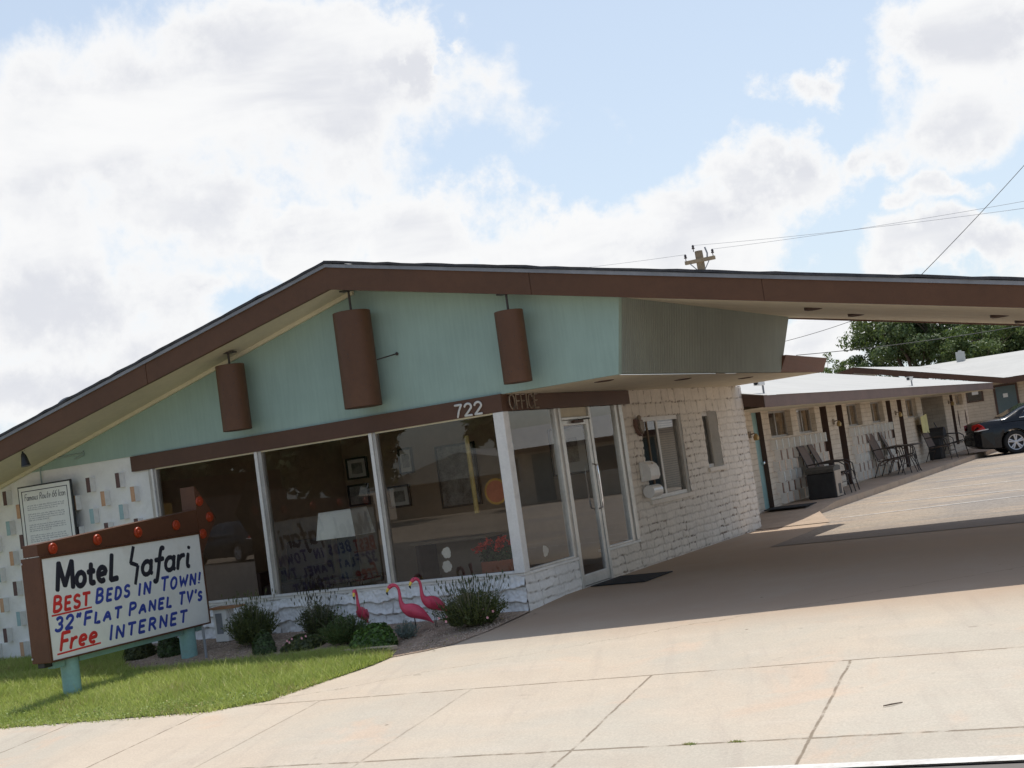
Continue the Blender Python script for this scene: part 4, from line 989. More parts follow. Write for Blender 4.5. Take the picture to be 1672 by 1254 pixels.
# ------------------------------------------------------------------ flamingos
def flamingo(loc, rz, sc, label, lift):
    t = thing('flamingo', label, 'garden ornament', loc, rz, 'pink plastic flamingos in the planting bed'); t.scale = (sc, sc, sc)
    path = [((-.285, 0, .130+lift), .005, .4), ((-.24, 0, .180+lift), .026, .6), ((-.165, 0, .250+lift), .058, 1.0), ((-.08, 0, .315+lift), .083, 1.15), ((0, 0, .345+lift), .085, 1.2), ((.065, 0, .375+lift), .066, 1.15), ((.105, 0, .41+lift), .044, 1.05),
            ((.122, 0, .46+lift), .029, 1), ((.125, 0, .53+lift), .022, 1), ((.122, 0, .60+lift), .020, 1), ((.130, 0, .655+lift), .020, 1), ((.155, 0, .695+lift), .022, 1), ((.19, 0, .708+lift), .027, 1), ((.225, 0, .700+lift), .032, 1), ((.252, 0, .680+lift), .028, 1), ((.268, 0, .660+lift), .019, 1)]
    b = MB(); rings = []; n = 16
    for i, (p, r, zz) in enumerate(path):
        a = Vector(path[max(i-1, 0)][0]); c = Vector(path[min(i+1, len(path)-1)][0]); tg = (c-a).normalized(); s_ = Vector((0, 1, 0)); u_ = s_.cross(tg)
        rings.append([tuple(Vector(p)+s_*(math.cos(2*math.pi*k/n)*r*(.85 if i < 7 else 1))+u_*(math.sin(2*math.pi*k/n)*r*zz)) for k in range(n)])
    b.loft(rings, pink); body = b.build('body', t); 
    sm = body.modifiers.new('smooth', 'SUBSURF'); sm.levels = 1; sm.render_levels = 1
    for sgn in (-1, 1):
        b = MB(); rr = []
        for i, (p, w, h) in enumerate((((-.215, sgn*.036, .225+lift), .008, .012), ((-.14, sgn*.064, .285+lift), .014, .045), ((-.05, sgn*.078, .335+lift), .014, .055), ((.03, sgn*.066, .36+lift), .012, .03))):
            rr.append([(p[0], p[1]+math.cos(2*math.pi*k/10)*w, p[2]+math.sin(2*math.pi*k/10)*h) for k in range(10)])
        b.loft(rr, pink); b.build('wing', t)
    b = MB(); b.tube([(.256, 0, .675+lift), (.278, 0, .648+lift), (.288, 0, .622+lift)], [.022, .019, .014], beak_yellow, 12); b.build('beak', t)
    b = MB(); b.tube([(.287, 0, .624+lift), (.287, 0, .604+lift), (.276, 0, .580+lift)], [.0145, .013, .004], black_plastic, 12); b.build('beak_tip', t)
    b = MB()
    for sgn in (-1, 1): b.lathe([(.006, 0), (.005, .003), (.001, .004)] if sgn > 0 else [(.006, 0), (.005, -.003), (.001, -.004)], (.232, sgn*.030, .712+lift), black_plastic, 10, 1)
    b.build('eye', t)
    for sgn in (-1, 1):
        b = MB(); b.tube([(-.03, sgn*.025, .275+lift), (-.035, sgn*.025, .16+lift), (-.03, sgn*.025, -.06)], .0045, dark_metal, 6); b.build('leg', t)
    return t
flamingo((-1.90, -.50, -.05), R(288), .74, 'pink flamingo at left, standing apart and seen from the front', .0)
flamingo((-1.13, -.64, -.05), R(206), .84, 'nearest pink flamingo with side-on body and lowered beak', -.05)
flamingo((-.97, -.46, -.03), R(236), .80, 'pink flamingo standing right behind another, beside the tall bush', -.0)

# ------------------------------------------------------------------ planting
def leaf_cloud(n, pts_fn, size, mats, name, parent, up_bias=.3, elong=.55, seed=0):
    r = np.random.default_rng(seed); c, nrm = pts_fn(r, n); n = len(c)
    nn = nrm+r.normal(0, .6, (n, 3)); nn[:, 2] += up_bias; nn /= np.linalg.norm(nn, axis=1)[:, None]
    u = r.normal(0, 1, (n, 3)); u -= nn*(u*nn).sum(1)[:, None]; u /= np.linalg.norm(u, axis=1)[:, None]; w = np.cross(nn, u)
    s = r.uniform(.6, 1.3, n)[:, None]*size
    V = np.stack([c-u*s, c-w*s*elong+nn*s*.15, c+u*s, c+w*s*elong+nn*s*.15], 1)
    return tri_mesh(name, V.reshape(-1, 3), 4, mats, r.integers(0, len(mats), n) if len(mats) > 1 else None, parent)
def bush(name, label, loc, rx, h, mats, leaf, n, kind='round', flowers=None, seed=1, spikes=0, group='shrubs in the planting bed'):
    z = bed_z(loc[0], loc[1])-.01; t = thing(name, label, 'shrub', (loc[0], loc[1], z), 0, group)
    r = np.random.default_rng(seed); lobes = r.normal(0, 1, (9, 3)); lobes[:, 2] = np.abs(lobes[:, 2]); lobes /= np.linalg.norm(lobes, axis=1)[:, None]; amp = r.uniform(-.25, .3, 9)
    def pts(rr, n):
        d = rr.normal(0, 1, (n, 3)); d[:, 2] = np.abs(d[:, 2])*.9+.02; d /= np.linalg.norm(d, axis=1)[:, None]
        bump = 1+(np.exp(((d@lobes.T)-1)*9)*amp).sum(1)
        rad = (rr.uniform(.15, 1, n)**.42)*bump
        c = d*rad[:, None]*np.array([rx, rx*.9, h]); c[:, 2] = np.maximum(c[:, 2], .004); return c, d
    if kind == 'round': leaf_cloud(n, pts, leaf, mats, 'foliage', t, seed=seed)
    else:
        # upright wands carrying narrow leaves
        V = []; S = MB(); m = n//26
        for i in range(m):
            a = r.uniform(0, 2*np.pi); q = r.uniform(0, 1)**.6; bx, by = np.cos(a)*rx*.35*q, np.sin(a)*rx*.35*q
            out = q*rx*r.uniform(.6, 1.1); tip = np.array([np.cos(a)*out, np.sin(a)*out, h*(1-.42*q**2)*r.uniform(.75, 1.12)]); base = np.array([bx, by, 0.]); mid = (base*.45+tip*.55)+np.array([0, 0, .05*h])
            ts = r.uniform(.12, 1, 26)
            P = (1-ts)[:, None]**2*base+2*((1-ts)*ts)[:, None]*mid+ts[:, None]**2*tip
            dirn = (tip-base)/np.linalg.norm(tip-base)
            u = dirn*.9+r.normal(0, .45, (26, 3)); u /= np.linalg.norm(u, axis=1)[:, None]; nn = r.normal(0, 1, (26, 3)); w = np.cross(u, nn); w /= np.linalg.norm(w, axis=1)[:, None]
            s = leaf*r.uniform(.7, 1.3, 26)[:, None]*(1.1-.5*ts[:, None])
            V.append(np.stack([P, P+u*s*.5-w*s*.16, P+u*s, P+u*s*.5+w*s*.16], 1))
        V = np.concatenate(V); tri_mesh('foliage', V.reshape(-1, 3), 4, mats, r.integers(0, len(mats), len(V)) if len(mats) > 1 else None, t)
    if spikes:
        b = MB()
        for i in range(spikes):
            a = r.uniform(0, 2*np.pi); q = r.uniform(.1, 1); tip = (math.cos(a)*q*rx*1.05, math.sin(a)*q*rx*1.05, h*r.uniform(1.0, 1.42))
            b.tube([(tip[0]*.4, tip[1]*.4, h*.2), (tip[0]*.75, tip[1]*.75, h*.75), tip], [.0022, .002, .001], stem_dry, 4, False)
            b.lathe([(.001, -.03), (.006, -.015), (.005, .005), (.001, .015)], tip, mats[0], 5)
        b.build('flower_stalks', t)
    if flowers:
        fm, k, zr = flowers; b = MB()
        for i in range(k):
            a = r.uniform(-2.6, -.3); q = r.uniform(.35, .95); p = Vector((math.cos(a)*rx*q, math.sin(a)*rx*.95*q, h*r.uniform(*zr)))
            for j in range(5):
                w = 2*math.pi*j/5; d = Vector((math.cos(w), -.4, math.sin(w)))*.016; e = Vector((-math.sin(w), 0, math.cos(w)))*.009
                b.add([p, p+d*.6+e, p+d, p+d*.6-e], ((0, 1, 2, 3),), fm)
        b.build('blossom', t)
    b = MB()
    for i in range(5): b.tube([(0, 0, -.03), (r.uniform(-.3, .3)*rx, r.uniform(-.3, .3)*rx, h*.5)], [.012, .005], bark, 5)
    b.build('stem', t); return t
bush('shrub', 'tall olive green shrub of upright wands right of the sign', (-3.42, -.62), .34, .47, [bush_olive, bush_olive, bush_dark], .05, 10500, 'wand', None, 2, 60)
bush('round_shrub', 'small dense dark round shrub at the foot of the olive shrub', (-2.98, -.98), .155, .255, [bush_dark, bush_green], .018, 5500, 'round', None, 3)
bush('shrub', 'dusky brown green shrub with thin stalks against the knee wall', (-2.58, -.42), .30, .40, [bush_purple, bush_dark, bush_olive], .04, 6500, 'wand', None, 4, 60)
bush('low_shrub', 'low shrub with a few tiny pale flowers in front of the dusky shrub', (-2.50, -.86), .25, .165, [bush_olive, bush_dark], .022, 5000, 'round', (petal_pink, 8, (.3, .9)), 5)
bush('shrub', 'fine leaved green shrub in front of the left flamingo', (-1.90, -.86), .36, .32, [bush_green, bush_green, bush_olive], .036, 9500, 'wand', None, 6, 12)
bush('leafy_shrub', 'bright green broad leaved shrub at the lawn corner', (-1.32, -1.18), .28, .275, [bush_bright, bush_green], .030, 5200, 'round', None, 7)
bush('silver_plant', 'small silver grey plant behind the bright green shrub', (-1.10, -.84), .17, .21, [bush_grey], .035, 1600, 'wand', None, 8)
bush('shrub', 'largest dark shrub with pink blossoms and long thin stalks at the corner', (-.34, -.66), .46, .39, [bush_dark, bush_olive, bush_olive], .042, 14500, 'wand', (petal_pink, 11, (.22, .5)), 9, 130)
bush('round_shrub', 'small dark shrub seen under the left half of the sign', (-5.15, -.75), .22, .24, [bush_dark, bush_olive], .022, 3800, 'round', None, 10)
bush('round_shrub', 'small dark shrub seen under the sign beside its far post', (-4.62, -.72), .19, .22, [bush_dark, bush_green], .022, 3800, 'round', None, 11)

def litter():
    N = 900; x = rng.uniform(-5.5, .3, N); y = rng.uniform(-1.9, -.05, N); k = inpoly(x, y, bed_poly) | (rng.random(N) < .05); x, y = x[k], y[k]; n = len(x)
    z = np.array([max(bed_z(a, b), G(a, b)+.004) for a, b in zip(x, y)])+.006; a = rng.uniform(0, 6.28, n); L_ = rng.uniform(.012, .035, n); w = rng.uniform(.003, .009, n); t_ = rng.uniform(0, .012, n)
    d = np.c_[np.cos(a)*L_, np.sin(a)*L_, t_]; e = np.c_[-np.sin(a)*w, np.cos(a)*w, -t_*.3]; c = np.c_[x, y, z]
    V = np.stack([c-d, c-e, c+d, c+e], 1); tag(tri_mesh('leaf_litter', V.reshape(-1, 3), 4, [stem_dry, dry_mat], rng.integers(0, 2, n)), 'dry leaves and twigs lying on the gravelly bed', 'leaf litter', kind='stuff')
litter()
# a twig on the sidewalk and weeds in the joint
tx, ty = 5.05, -4.75
b = MB(); b.tube([(tx-.05, ty-.02, G(tx, ty)+.008), (tx, ty+.01, G(tx, ty)+.011), (tx+.05, ty+.07, G(tx, ty)+.008)], [.004, .005, .003], bark, 6); tag(b.build('twig'), 'small dark twig lying on the sidewalk slab at right', 'twig')
for wx, lab in ((3.95, 'tuft of weeds in the front joint, left of its neighbour'), (4.25, 'tuft of weeds in the front joint, right of its neighbour')):
    wy = sy_(wx, -5.68); n = 70; x = wx+rng.normal(0, .022, n); y = wy+rng.normal(0, .006, n); z = np.full(n, G(wx, wy)); a = rng.uniform(0, 6.28, n); h = rng.uniform(.005, .018, n); V = np.empty((n, 3, 3))
    V[:, 0] = np.c_[x-.003, y, z]; V[:, 1] = np.c_[x+.003, y, z]; V[:, 2] = np.c_[x+np.cos(a)*h, y+np.sin(a)*h, z+h]
    tag(tri_mesh('weed_tuft', V.reshape(-1, 3), 3, [clover_mat, dry_mat], rng.integers(0, 2, n)), lab, 'weeds', 'weeds in the sidewalk joint')

# ------------------------------------------------------------------ fixtures on the side wall
t = thing('mailbox', 'white enamel mailbox on the cream wall beside the window', 'mailbox', (.0, 3.86, 1.18))
b = MB(); b.box((.002, -.19, 0), (.035, .15, .27), mail_metal, .006); b.build('back_plate', t)
b = MB(); rr = []
for yv in (-.17, .15):
    rr.append([(.035, yv, .0), (.13, yv, .01), (.155, yv, .06), (.15, yv, .16), (.12, yv, .22), (.07, yv, .26), (.035, yv, .265)])
b.loft(rr, mail_metal, True, False); bx = b.build('box', t)
b = MB(); b.tube([(.12, -.02, .235), (.135, -.02, .225)], .012, chrome, 8); b.build('knob', t)
t = thing('hand_bin', 'round white canister on the cream wall just below the mailbox', 'canister', (.0, 3.84, .955))
b = MB(); b.tube([(.09, -.16, .08), (.09, .16, .08)], .085, mail_metal, 20); b.build('drum', t); b = MB(); b.box((.0, -.1, .03), (.03, .1, .13), black_metal); b.build('bracket', t)
t = thing('wall_sconce', 'rusty brown wall sconce beside the office window', 'wall lamp', (.0, 3.80, 1.80))
b = MB(); b.prism([(0, -.10, .24), (0, .12, .22), (0, .13, .10), (0, .04, .0), (0, -.04, .04), (0, -.12, .14)], (.05, 0, 0), brown_light); b.prism([(.05, -.06, .21), (.05, .09, .19), (.05, .08, .09), (.05, .02, .03), (.05, -.07, .13)], (.03, 0, 0), rust); b.build('shell', t)
b = MB(); b.lathe([(.03, 0), (.03, .05), (.01, .07)], (.05, 0, .22), rust, 12); b.build('cap', t)
b = MB(); b.prism([(.06, 1.52, .0), (.78, 1.52, .0), (.78, 2.42, .0), (.06, 2.42, .0)], (0, 0, .010), rubber_mat); o = b.build('door_mat'); o.location = (0, .0, .056); tag(o, 'black rubber mat in front of the office glass door', 'door mat', 'door mats')

# ------------------------------------------------------------------ lobby contents seen through the glass
t = thing('table_lamp', 'lamp with square white shade behind the middle front window', 'lamp', (-2.58, .34, .56))
b = MB(); s0, s1 = .27, .22; zz0, zz1 = .50, .83
b.loft([[(-s0, -s0, zz0), (s0, -s0, zz0), (s0, s0, zz0), (-s0, s0, zz0)], [(-s1, -s1, zz1), (s1, -s1, zz1), (s1, s1, zz1), (-s1, s1, zz1)]], shade_cloth, True, False); b.build('lamp_shade', t).rotation_euler = (0, 0, R(8))
b = MB(); b.box((-.09, -.09, 0), (.09, .09, .5), black_plastic, .01); b.build('lamp_base', t)
t = thing('side_table', 'dark side table under the white shaded lamp', 'table', (-2.58, .40, .12))
b = MB(); b.box((-.3, -.26, .395), (.3, .28, .438), jamb_brown, .005); b.build('tabletop', t)
for a in (-.26, .26):
    for c in (-.24, .24): b = MB(); b.box((a-.02, c-.02, -.04), (a+.02, c+.02, .394), jamb_brown); b.build('leg', t)
def picture(x, z, w, h, label, y=4.28, mat=None):
    t = thing('framed_picture', label, 'picture', (x, y, z), 0, 'framed pictures on the lobby wall')
    b = MB(); 
    for lo, hi in (((-w/2, -h/2), (-w/2+.03, h/2)), ((w/2-.03, -h/2), (w/2, h/2)), ((-w/2+.03, h/2-.03), (w/2-.03, h/2)), ((-w/2+.03, -h/2), (w/2-.03, -h/2+.03))): b.box((lo[0], -.03, lo[1]), (hi[0], 0, hi[1]), black_plastic)
    b.build('frame', t); b = MB(); b.box((-w/2+.03, -.015, -h/2+.03), (w/2-.03, -.012, h/2-.03), sign_face if mat is None else mat); b.box((-w/4, -.02, -h/4), (w/4, -.0152, h/4), picture_art); b.build('print', t)
picture(-5.02, 1.95, .40, .34, 'small framed picture, upper one of the lobby pair right of the dark wall')
picture(-5.05, 1.53, .40, .34, 'small framed picture hanging directly below another in the lobby', mat=picture_art)
picture(-4.30, 1.42, .40, .34, 'framed picture with white mount behind the second mullion')
picture(-4.10, 1.95, .26, .40, 'narrow framed picture high behind the second mullion')
picture(-3.2, 1.62, .70, .95, 'large dark framed picture behind the right front window', mat=picture_art)
picture(-1.3, 1.75, .6, .7, 'pale framed picture seen through the glass door', mat=None)
t = thing('reception_desk', 'brown reception desk with pale top in the lobby', 'desk', (-2.4, 2.6, .08))
b = MB(); b.box((-.55, -.3, .66), (.65, .3, .70), paint('desk_top', (.40, .30, .2), .5), .006); b.build('tabletop', t)
b = MB(); b.box((-.5, -.25, 0), (-.44, .25, .66), jamb_brown); b.box((.54, -.25, 0), (.60, .25, .66), jamb_brown); b.box((-.44, .2, .2), (.54, .24, .66), lobby_wall); b.build('base', t)
t = thing('flower_planter', 'terracotta planter of red flowers inside the corner window', 'planter', (-.62, .60, .10))
b = MB(); b.box((-.2, -.11, .2), (.2, .11, .46), terracotta, .01); b.box((-.16, -.09, 0), (.16, .09, .199), black_plastic); b.build('pot', t)
r9 = np.random.default_rng(3)
leaf_cloud(500, lambda r, n: (np.c_[r.uniform(-.2, .2, n), r.uniform(-.12, .12, n), r.uniform(.46, .6, n)], r.normal(0, 1, (n, 3))), .03, [bush_green], 'foliage', t)
leaf_cloud(420, lambda r, n: ((lambda c: np.c_[c[:, 0]+r.normal(0, .03, n), c[:, 1]+r.normal(0, .03, n), c[:, 2]+r.normal(0, .018, n)])(np.array([(-.2, 0, .64), (-.1, -.03, .68), (.02, 0, .66), (.1, -.05, .70), (.18, 0, .65), (-.26, 0, .61), (.06, -.08, .61)])[r.integers(0, 7, n)]), r.normal(0, 1, (n, 3))), .022, [petal_red], 'blossom', t)
t = thing('round_sticker', 'orange and yellow round emblem hanging inside the front window by the corner', 'emblem', (-.27, .12, 1.37))
b = MB(); b.lathe([(.15, 0), (.15, -.01)], (0, 0, 0), yellow_paint, 32, 1); b.build('rim', t); b = MB(); b.lathe([(.125, -.0105), (.125, -.014)], (0, 0, 0), terracotta, 32, 1); b.build('disc', t)
b = MB(); b.tube([(-.78, .5, 1.14), (-.785, .5, 2.06)], .028, paint('bamboo', (.55, .43, .16), .6, .2, 8), 10); tag(b.build('bamboo_pole'), 'yellow bamboo pole standing inside the front window', 'pole')
for x, y, z, ax_, lab in ((-.998, .045, .742, 1, 'upper white paper flower stuck inside the right front window'), (-1.013, .045, .587, 1, 'lower white paper flower stuck inside the right front window'), (-.034, .66, .60, 0, 'white paper flower stuck inside the sidelight by the corner post')):
    b = MB()
    for k in range(6):
        w = R(60*k+random.uniform(-12, 12)); q = .034+random.uniform(-.006, .01); u_, v_ = math.cos(w)*q, math.sin(w)*q
        c = (x+u_, y+.0006*k, z+v_) if ax_ else (x-.0006*k, y+u_, z+v_)
        b.lathe([(.034, 0), (.034, .002)], c, petal_white, 12, 1 if ax_ else 0)
    tag(b.build('paper_flower'), lab, 'decoration', 'white paper flowers on the glass')
t = thing('armchair', 'dark armchair inside the left front window', 'armchair', (-4.3, 1.5, .08))
b = MB(); b.box((-.35, -.35, .1), (.35, .35, .42), jamb_brown, .04); b.build('seat', t); b = MB(); b.box((-.35, .25, .421), (.35, .42, .95), jamb_brown, .05); b.build('backrest', t)
for a in (-.42, .36): b = MB(); b.box((a, -.35, .1), (a+.06, .24, .6), jamb_brown, .02); b.build('armrest', t)
t = thing('wall_clock', 'round pale clock hanging inside the glass right of the corner post', 'clock', (-.5, .9, 1.85))
b = MB(); b.lathe([(.17, 0), (.17, .03)], (0, 0, 0), drip_metal, 28, 0); b.build('rim', t); b = MB(); b.lathe([(.145, .0305), (.145, .034)], (0, 0, 0), white_plastic, 28, 0); b.build('dial', t)

# ------------------------------------------------------------------ guest-room wing
wing = thing('motel_wing', 'long cream guest room wing with white roof and brown eave', 'building')
WX = -.8
def wz(x): return 2.24+.215*(.37-x)
openings = [('door', 11.25, 11.83, .18, 2.03), ('win', 12.30, 13.78, 1.50, 2.03), ('win', 14.24, 15.60, 1.50, 2.03), ('door', 16.02, 16.57, .18, 2.03), ('door', 17.39, 17.95, .18, 2.03), ('win', 18.36, 19.70, 1.50, 2.03), ('win', 20.75, 22.10, 1.50, 2.03),
            ('door', 22.46, 22.98, .18, 2.03), ('door', 23.78, 24.33, .18, 2.03), ('win', 24.88, 26.25, 1.50, 2.03), ('open', 27.0, 30.40, .18, 2.03), ('slot', 31.53, 32.04, .42, 2.03), ('win', 32.53, 33.8, 1.68, 2.03)]
b = MB(); prev = 8.48
for k, a, c, z0, z1 in openings:
    b.quad((WX, prev, .15), (WX, a, .15), (WX, a, 2.05), (WX, prev, 2.05), wing_brick)
    if z0 > .2: b.quad((WX, a, .15), (WX, c, .15), (WX, c, z0), (WX, a, z0), wing_brick)
    b.quad((WX, a, z1), (WX, c, z1), (WX, c, 2.05), (WX, a, 2.05), wing_brick)
    dp = {'door': .20 if a > 12 else .10, 'win': .18, 'open': 1.6, 'slot': .2}[k]
    b.quad((WX, a, z0), (WX-dp, a, z0), (WX-dp, a, z1), (WX, a, z1), jamb_brown if k == 'door' else wing_brick)
    b.quad((WX, c, z0), (WX, c, z1), (WX-dp, c, z1), (WX-dp, c, z0), jamb_brown if k in ('door', 'slot') else wing_brick)
    b.quad((WX, a, z1), (WX-dp, a, z1), (WX-dp, c, z1), (WX, c, z1), wing_brick); b.quad((WX, a, z0), (WX, c, z0), (WX-dp, c, z0), (WX-dp, a, z0), wing_brick)
    prev = c
b.quad((WX, prev, .15), (WX, 34.5, .15), (WX, 34.5, 2.05), (WX, prev, 2.05), wing_brick)
b.quad((WX, 34.5, .15), (-6, 34.5, .15), (-6, 34.5, 3.2), (WX, 34.5, 2.3), wing_brick); part(b, 'wall', wing)
b = MB(); b.quad((-.02, 8.49, 2.043), (.33, 8.49, 2.043), (.33, 34.0, 2.043), (-.02, 34.0, 2.043), cream); b.quad((WX, 8.49, 2.045), (-.02, 8.49, 2.045), (-.02, 34.6, 2.045), (WX, 34.6, 2.045), cream); part(b, 'soffit', wing)
b = MB(); b.box((.33, 8.50, 2.035), (.37, 32.9, 2.236), brown_light); b.prism([(.37, 8.46, 2.035), (.37, 8.46, 2.236), (0.0, 8.46, 2.30), (0.0, 8.46, 2.10)], (0, .04, 0), jamb_brown)
b.prism([(.37, 32.9, 2.035), (.37, 32.9, 2.236), (-5, 32.9, wz(-5)-.005), (-5, 32.9, wz(-5)-.2)], (0, .05, 0), brown_light); part(b, 'fascia', wing)
b = MB(); b.quad((.39, 8.44, 2.239), (.39, 32.98, 2.239), (-5.2, 32.98, wz(-5.2)), (-5.2, 8.44, wz(-5.2)), roof_white); b.quad((-5.2, 8.44, wz(-5.2)), (-5.2, 32.98, wz(-5.2)), (-10, 32.98, 2.3), (-10, 8.44, 2.3), roof_white); part(b, 'roof', wing)
for i, (k, a, c, z0, z1) in enumerate(openings):
    if k == 'door':
        b = MB(); mt = mint_door if i == 0 else dark_door; dd = .10 if i == 0 else .20; b.box((WX-dd-.04, a-.3 if i else a-.02, .18), (WX-dd, c, 2.03), mt); o = part(b, 'door', wing)
        q = MB(); q.lathe([(.012, 0), (.012, .03), (.028, .035), (.03, .06), (.012, .07)], (WX-dd, c-.08, 1.05), chrome, 12, 0); q.build('handle', o)
    elif k == 'win':
        b = MB(); xx = WX-.13
        for lo, hi in (((a, z0), (a+.04, z1)), ((c-.04, z0), (c, z1)), ((a+.04, z0), (c-.04, z0+.04)), ((a+.04, z1-.04), (c-.04, z1)), (((a+c)/2-.02, z0+.04), ((a+c)/2+.02, z1-.04))): b.box((xx-.02, lo[0], lo[1]), (xx+.02, hi[0], hi[1]), alu_dull)
        o = part(b, 'window', wing)
        q = MB(); q.quad((xx, a+.04, z0+.04), (xx, c-.04, z0+.04), (xx, c-.04, z1-.04), (xx, a+.04, z1-.04), glass); q.build('pane', o)
        q = MB(); n = 12
        for (ya, yb) in ((a+.05, a+(c-a)*.42), (c-(c-a)*.25, c-.05)):
            vs = []
            for s_ in range(n+1):
                y = ya+(yb-ya)*s_/n; xo = xx-.06+(.012 if s_ % 2 else -.012); vs += [(xo, y, z0), (xo, y, z1)]
            q.add(vs, [(2*s_, 2*s_+2, 2*s_+3, 2*s_+1) for s_ in range(n)], curtain_tan)
        q.quad((xx-.5, a-.3, z0-.3), (xx-.5, c+.3, z0-.3), (xx-.5, c+.3, z1+.2), (xx-.5, a-.3, z1+.2), lobby_wall); q.build('curtain', o)
    elif k == 'open':
        b = MB(); b.quad((WX-1.6, a, .18), (WX-1.6, c, .18), (WX-1.6, c, 2.04), (WX-1.6, a, 2.04), slate_door); b.box((WX-1.58, a+1.4, .18), (WX-1.5, a+1.48, 2.03), jamb_brown); part(b, 'recess_wall', wing)
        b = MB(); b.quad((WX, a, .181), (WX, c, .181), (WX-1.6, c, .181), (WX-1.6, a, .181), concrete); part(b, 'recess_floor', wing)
    else:
        b = MB(); b.quad((WX-.19, a, z0), (WX-.19, c, z0), (WX-.19, c, z1), (WX-.19, a, z1), dark_door); part(b, 'slot_panel', wing)
# projecting blocks below the windows
for (ya, yb) in ((12.05, 15.85), (18.2, 22.3)):
    for row in range(6):
        z = 1.36-.2102*row; y = ya+.1+(.21 if row % 2 else 0)
        while y < yb:
            wall_block(('grey', 'umber', 'sand', 'grey', 'umber', 'sand')[row], (WX, y, z), R(90), wing).scale = (1.1, 1.6, 1); y += .40
# two diamond slits at the far end
for yy in (32.56, 33.93):
    b = MB(); b.prism([(WX+.004, yy, .90), (WX+.004, yy+.10, 1.2), (WX+.004, yy, 1.5), (WX+.004, yy-.10, 1.2)], (.01, 0, 0), jamb_brown); part(b, 'diamond_vent', wing)
for i, (y, z, lab) in enumerate(((10.95, 1.62, 'small brass wall lamp left of the mint door'), (16.98, 1.66, 'small brass wall lamp between the first pair of dark doors'), (23.4, 1.68, 'small brass wall lamp between the second pair of dark doors'), (31.2, 1.80, 'small dark wall lamp on the far end pier of the wing'))):
    t = thing('wall_lamp', lab, 'wall lamp', (WX, y, z), 0, 'wall lamps along the wing')
    b = MB(); b.box((0, -.05, -.06), (.03, .05, .06), rust, .006); b.build('back_plate', t)
    b = MB(); b.tube([(.02, 0, .0), (.10, 0, .02), (.13, 0, -.02)], .012, rust, 8); b.lathe([(.02, .03), (.055, -.03), (.05, -.09), (.02, -.10)], (.13, 0, -.02), paint('brass', (.40, .28, .12), .4, .1, 6, metallic=.6), 14); b.build('lantern', t)
b = MB(); b.box((-.75, 11.0, .182), (.05, 11.75, .196), rubber_mat); tag(b.build('door_mat'), 'dark mat on the walkway outside the mint guest door', 'door mat', 'door mats')
# far block across the court
far = thing('motel_building', 'cream building across the end of the court with white hipped roof and grey door', 'building')
b = MB(); FY = 37.0
b.quad((-9, FY, 0), (26, FY, 0), (26, FY, 2.3), (-9, FY, 2.3), far_brick); part(b, 'wall', far)
b = MB(); b.box((.33, 35.95, 2.19), (26, 36.0, 2.395), brown_beam); b.prism([(.33, 35.95, 2.19), (.33, 35.95, 2.395), (-4.77, 35.95, 3.57), (-6.6, 35.95, 3.2), (-6.6, 35.95, 3.0), (-4.77, 35.95, 3.36)], (0, .05, 0), brown_beam); part(b, 'fascia', far)
b = MB(); b.quad((.33, 36.0, 2.2), (26, 36.0, 2.2), (26, FY, 2.2), (.33, FY, 2.2), cream); part(b, 'soffit', far)
b = MB(); b.quad((.30, 35.93, 2.40), (26, 35.93, 2.40), (26, 44, 3.52), (-4.0, 44, 3.50), roof_white); b.quad((-4.77, 35.93, 3.575), (.33, 35.93, 2.398), (-4.0, 44, 3.495), (-4.9, 44, 3.58), roof_white); b.quad((-4.77, 35.93, 3.575), (-4.9, 44, 3.58), (-8.6, 44, 2.9), (-8.4, 35.93, 2.9), roof_white); part(b, 'roof', far)
b = MB(); b.box((-.25, FY-.03, .1), (.57, FY+.0, 2.19), jamb_brown); b.box((-.17, FY-.05, .1), (.50, FY-.031, 2.12), slate_door); o = part(b, 'door', far); q = MB(); q.box((.06, FY-.056, 1.72), (.22, FY-.051, 1.86), white_plastic); q.build('notice', o)
b = MB(); b.box((-1.19, FY-.03, 1.70), (-.61, FY, 2.09), jamb_brown); b.box((-1.14, FY-.036, 1.74), (-.66, FY-.031, 2.05), glass_tint); o = part(b, 'window', far); q = MB(); q.box((-.98, FY-.05, 1.96), (-.76, FY-.037, 2.07), white_plastic); q.build('vent_panel', o)
for xx in (3.6, 8.4, 13.2, 18.0):
    b = MB(); b.box((xx, FY-.04, .1), (xx+.9, FY-.002, 2.12), slate_door); part(b, 'door', far); b = MB(); b.box((xx+1.5, FY-.04, 1.0), (xx+2.9, FY-.002, 2.1), alu_dull); b.box((xx+1.56, FY-.045, 1.06), (xx+2.84, FY-.041, 2.04), glass_tint); part(b, 'window', far)
b = MB(); b.box((-2.42, 43.4, 3.3), (-2.12, 43.8, 3.82), roof_white, .01); b.tube([(-2.27, 43.6, 3.8), (-2.27, 43.6, 3.88)], .07, roof_white, 10); tag(b.build('roof_vent'), 'pale vent box on the far white roof', 'vent')
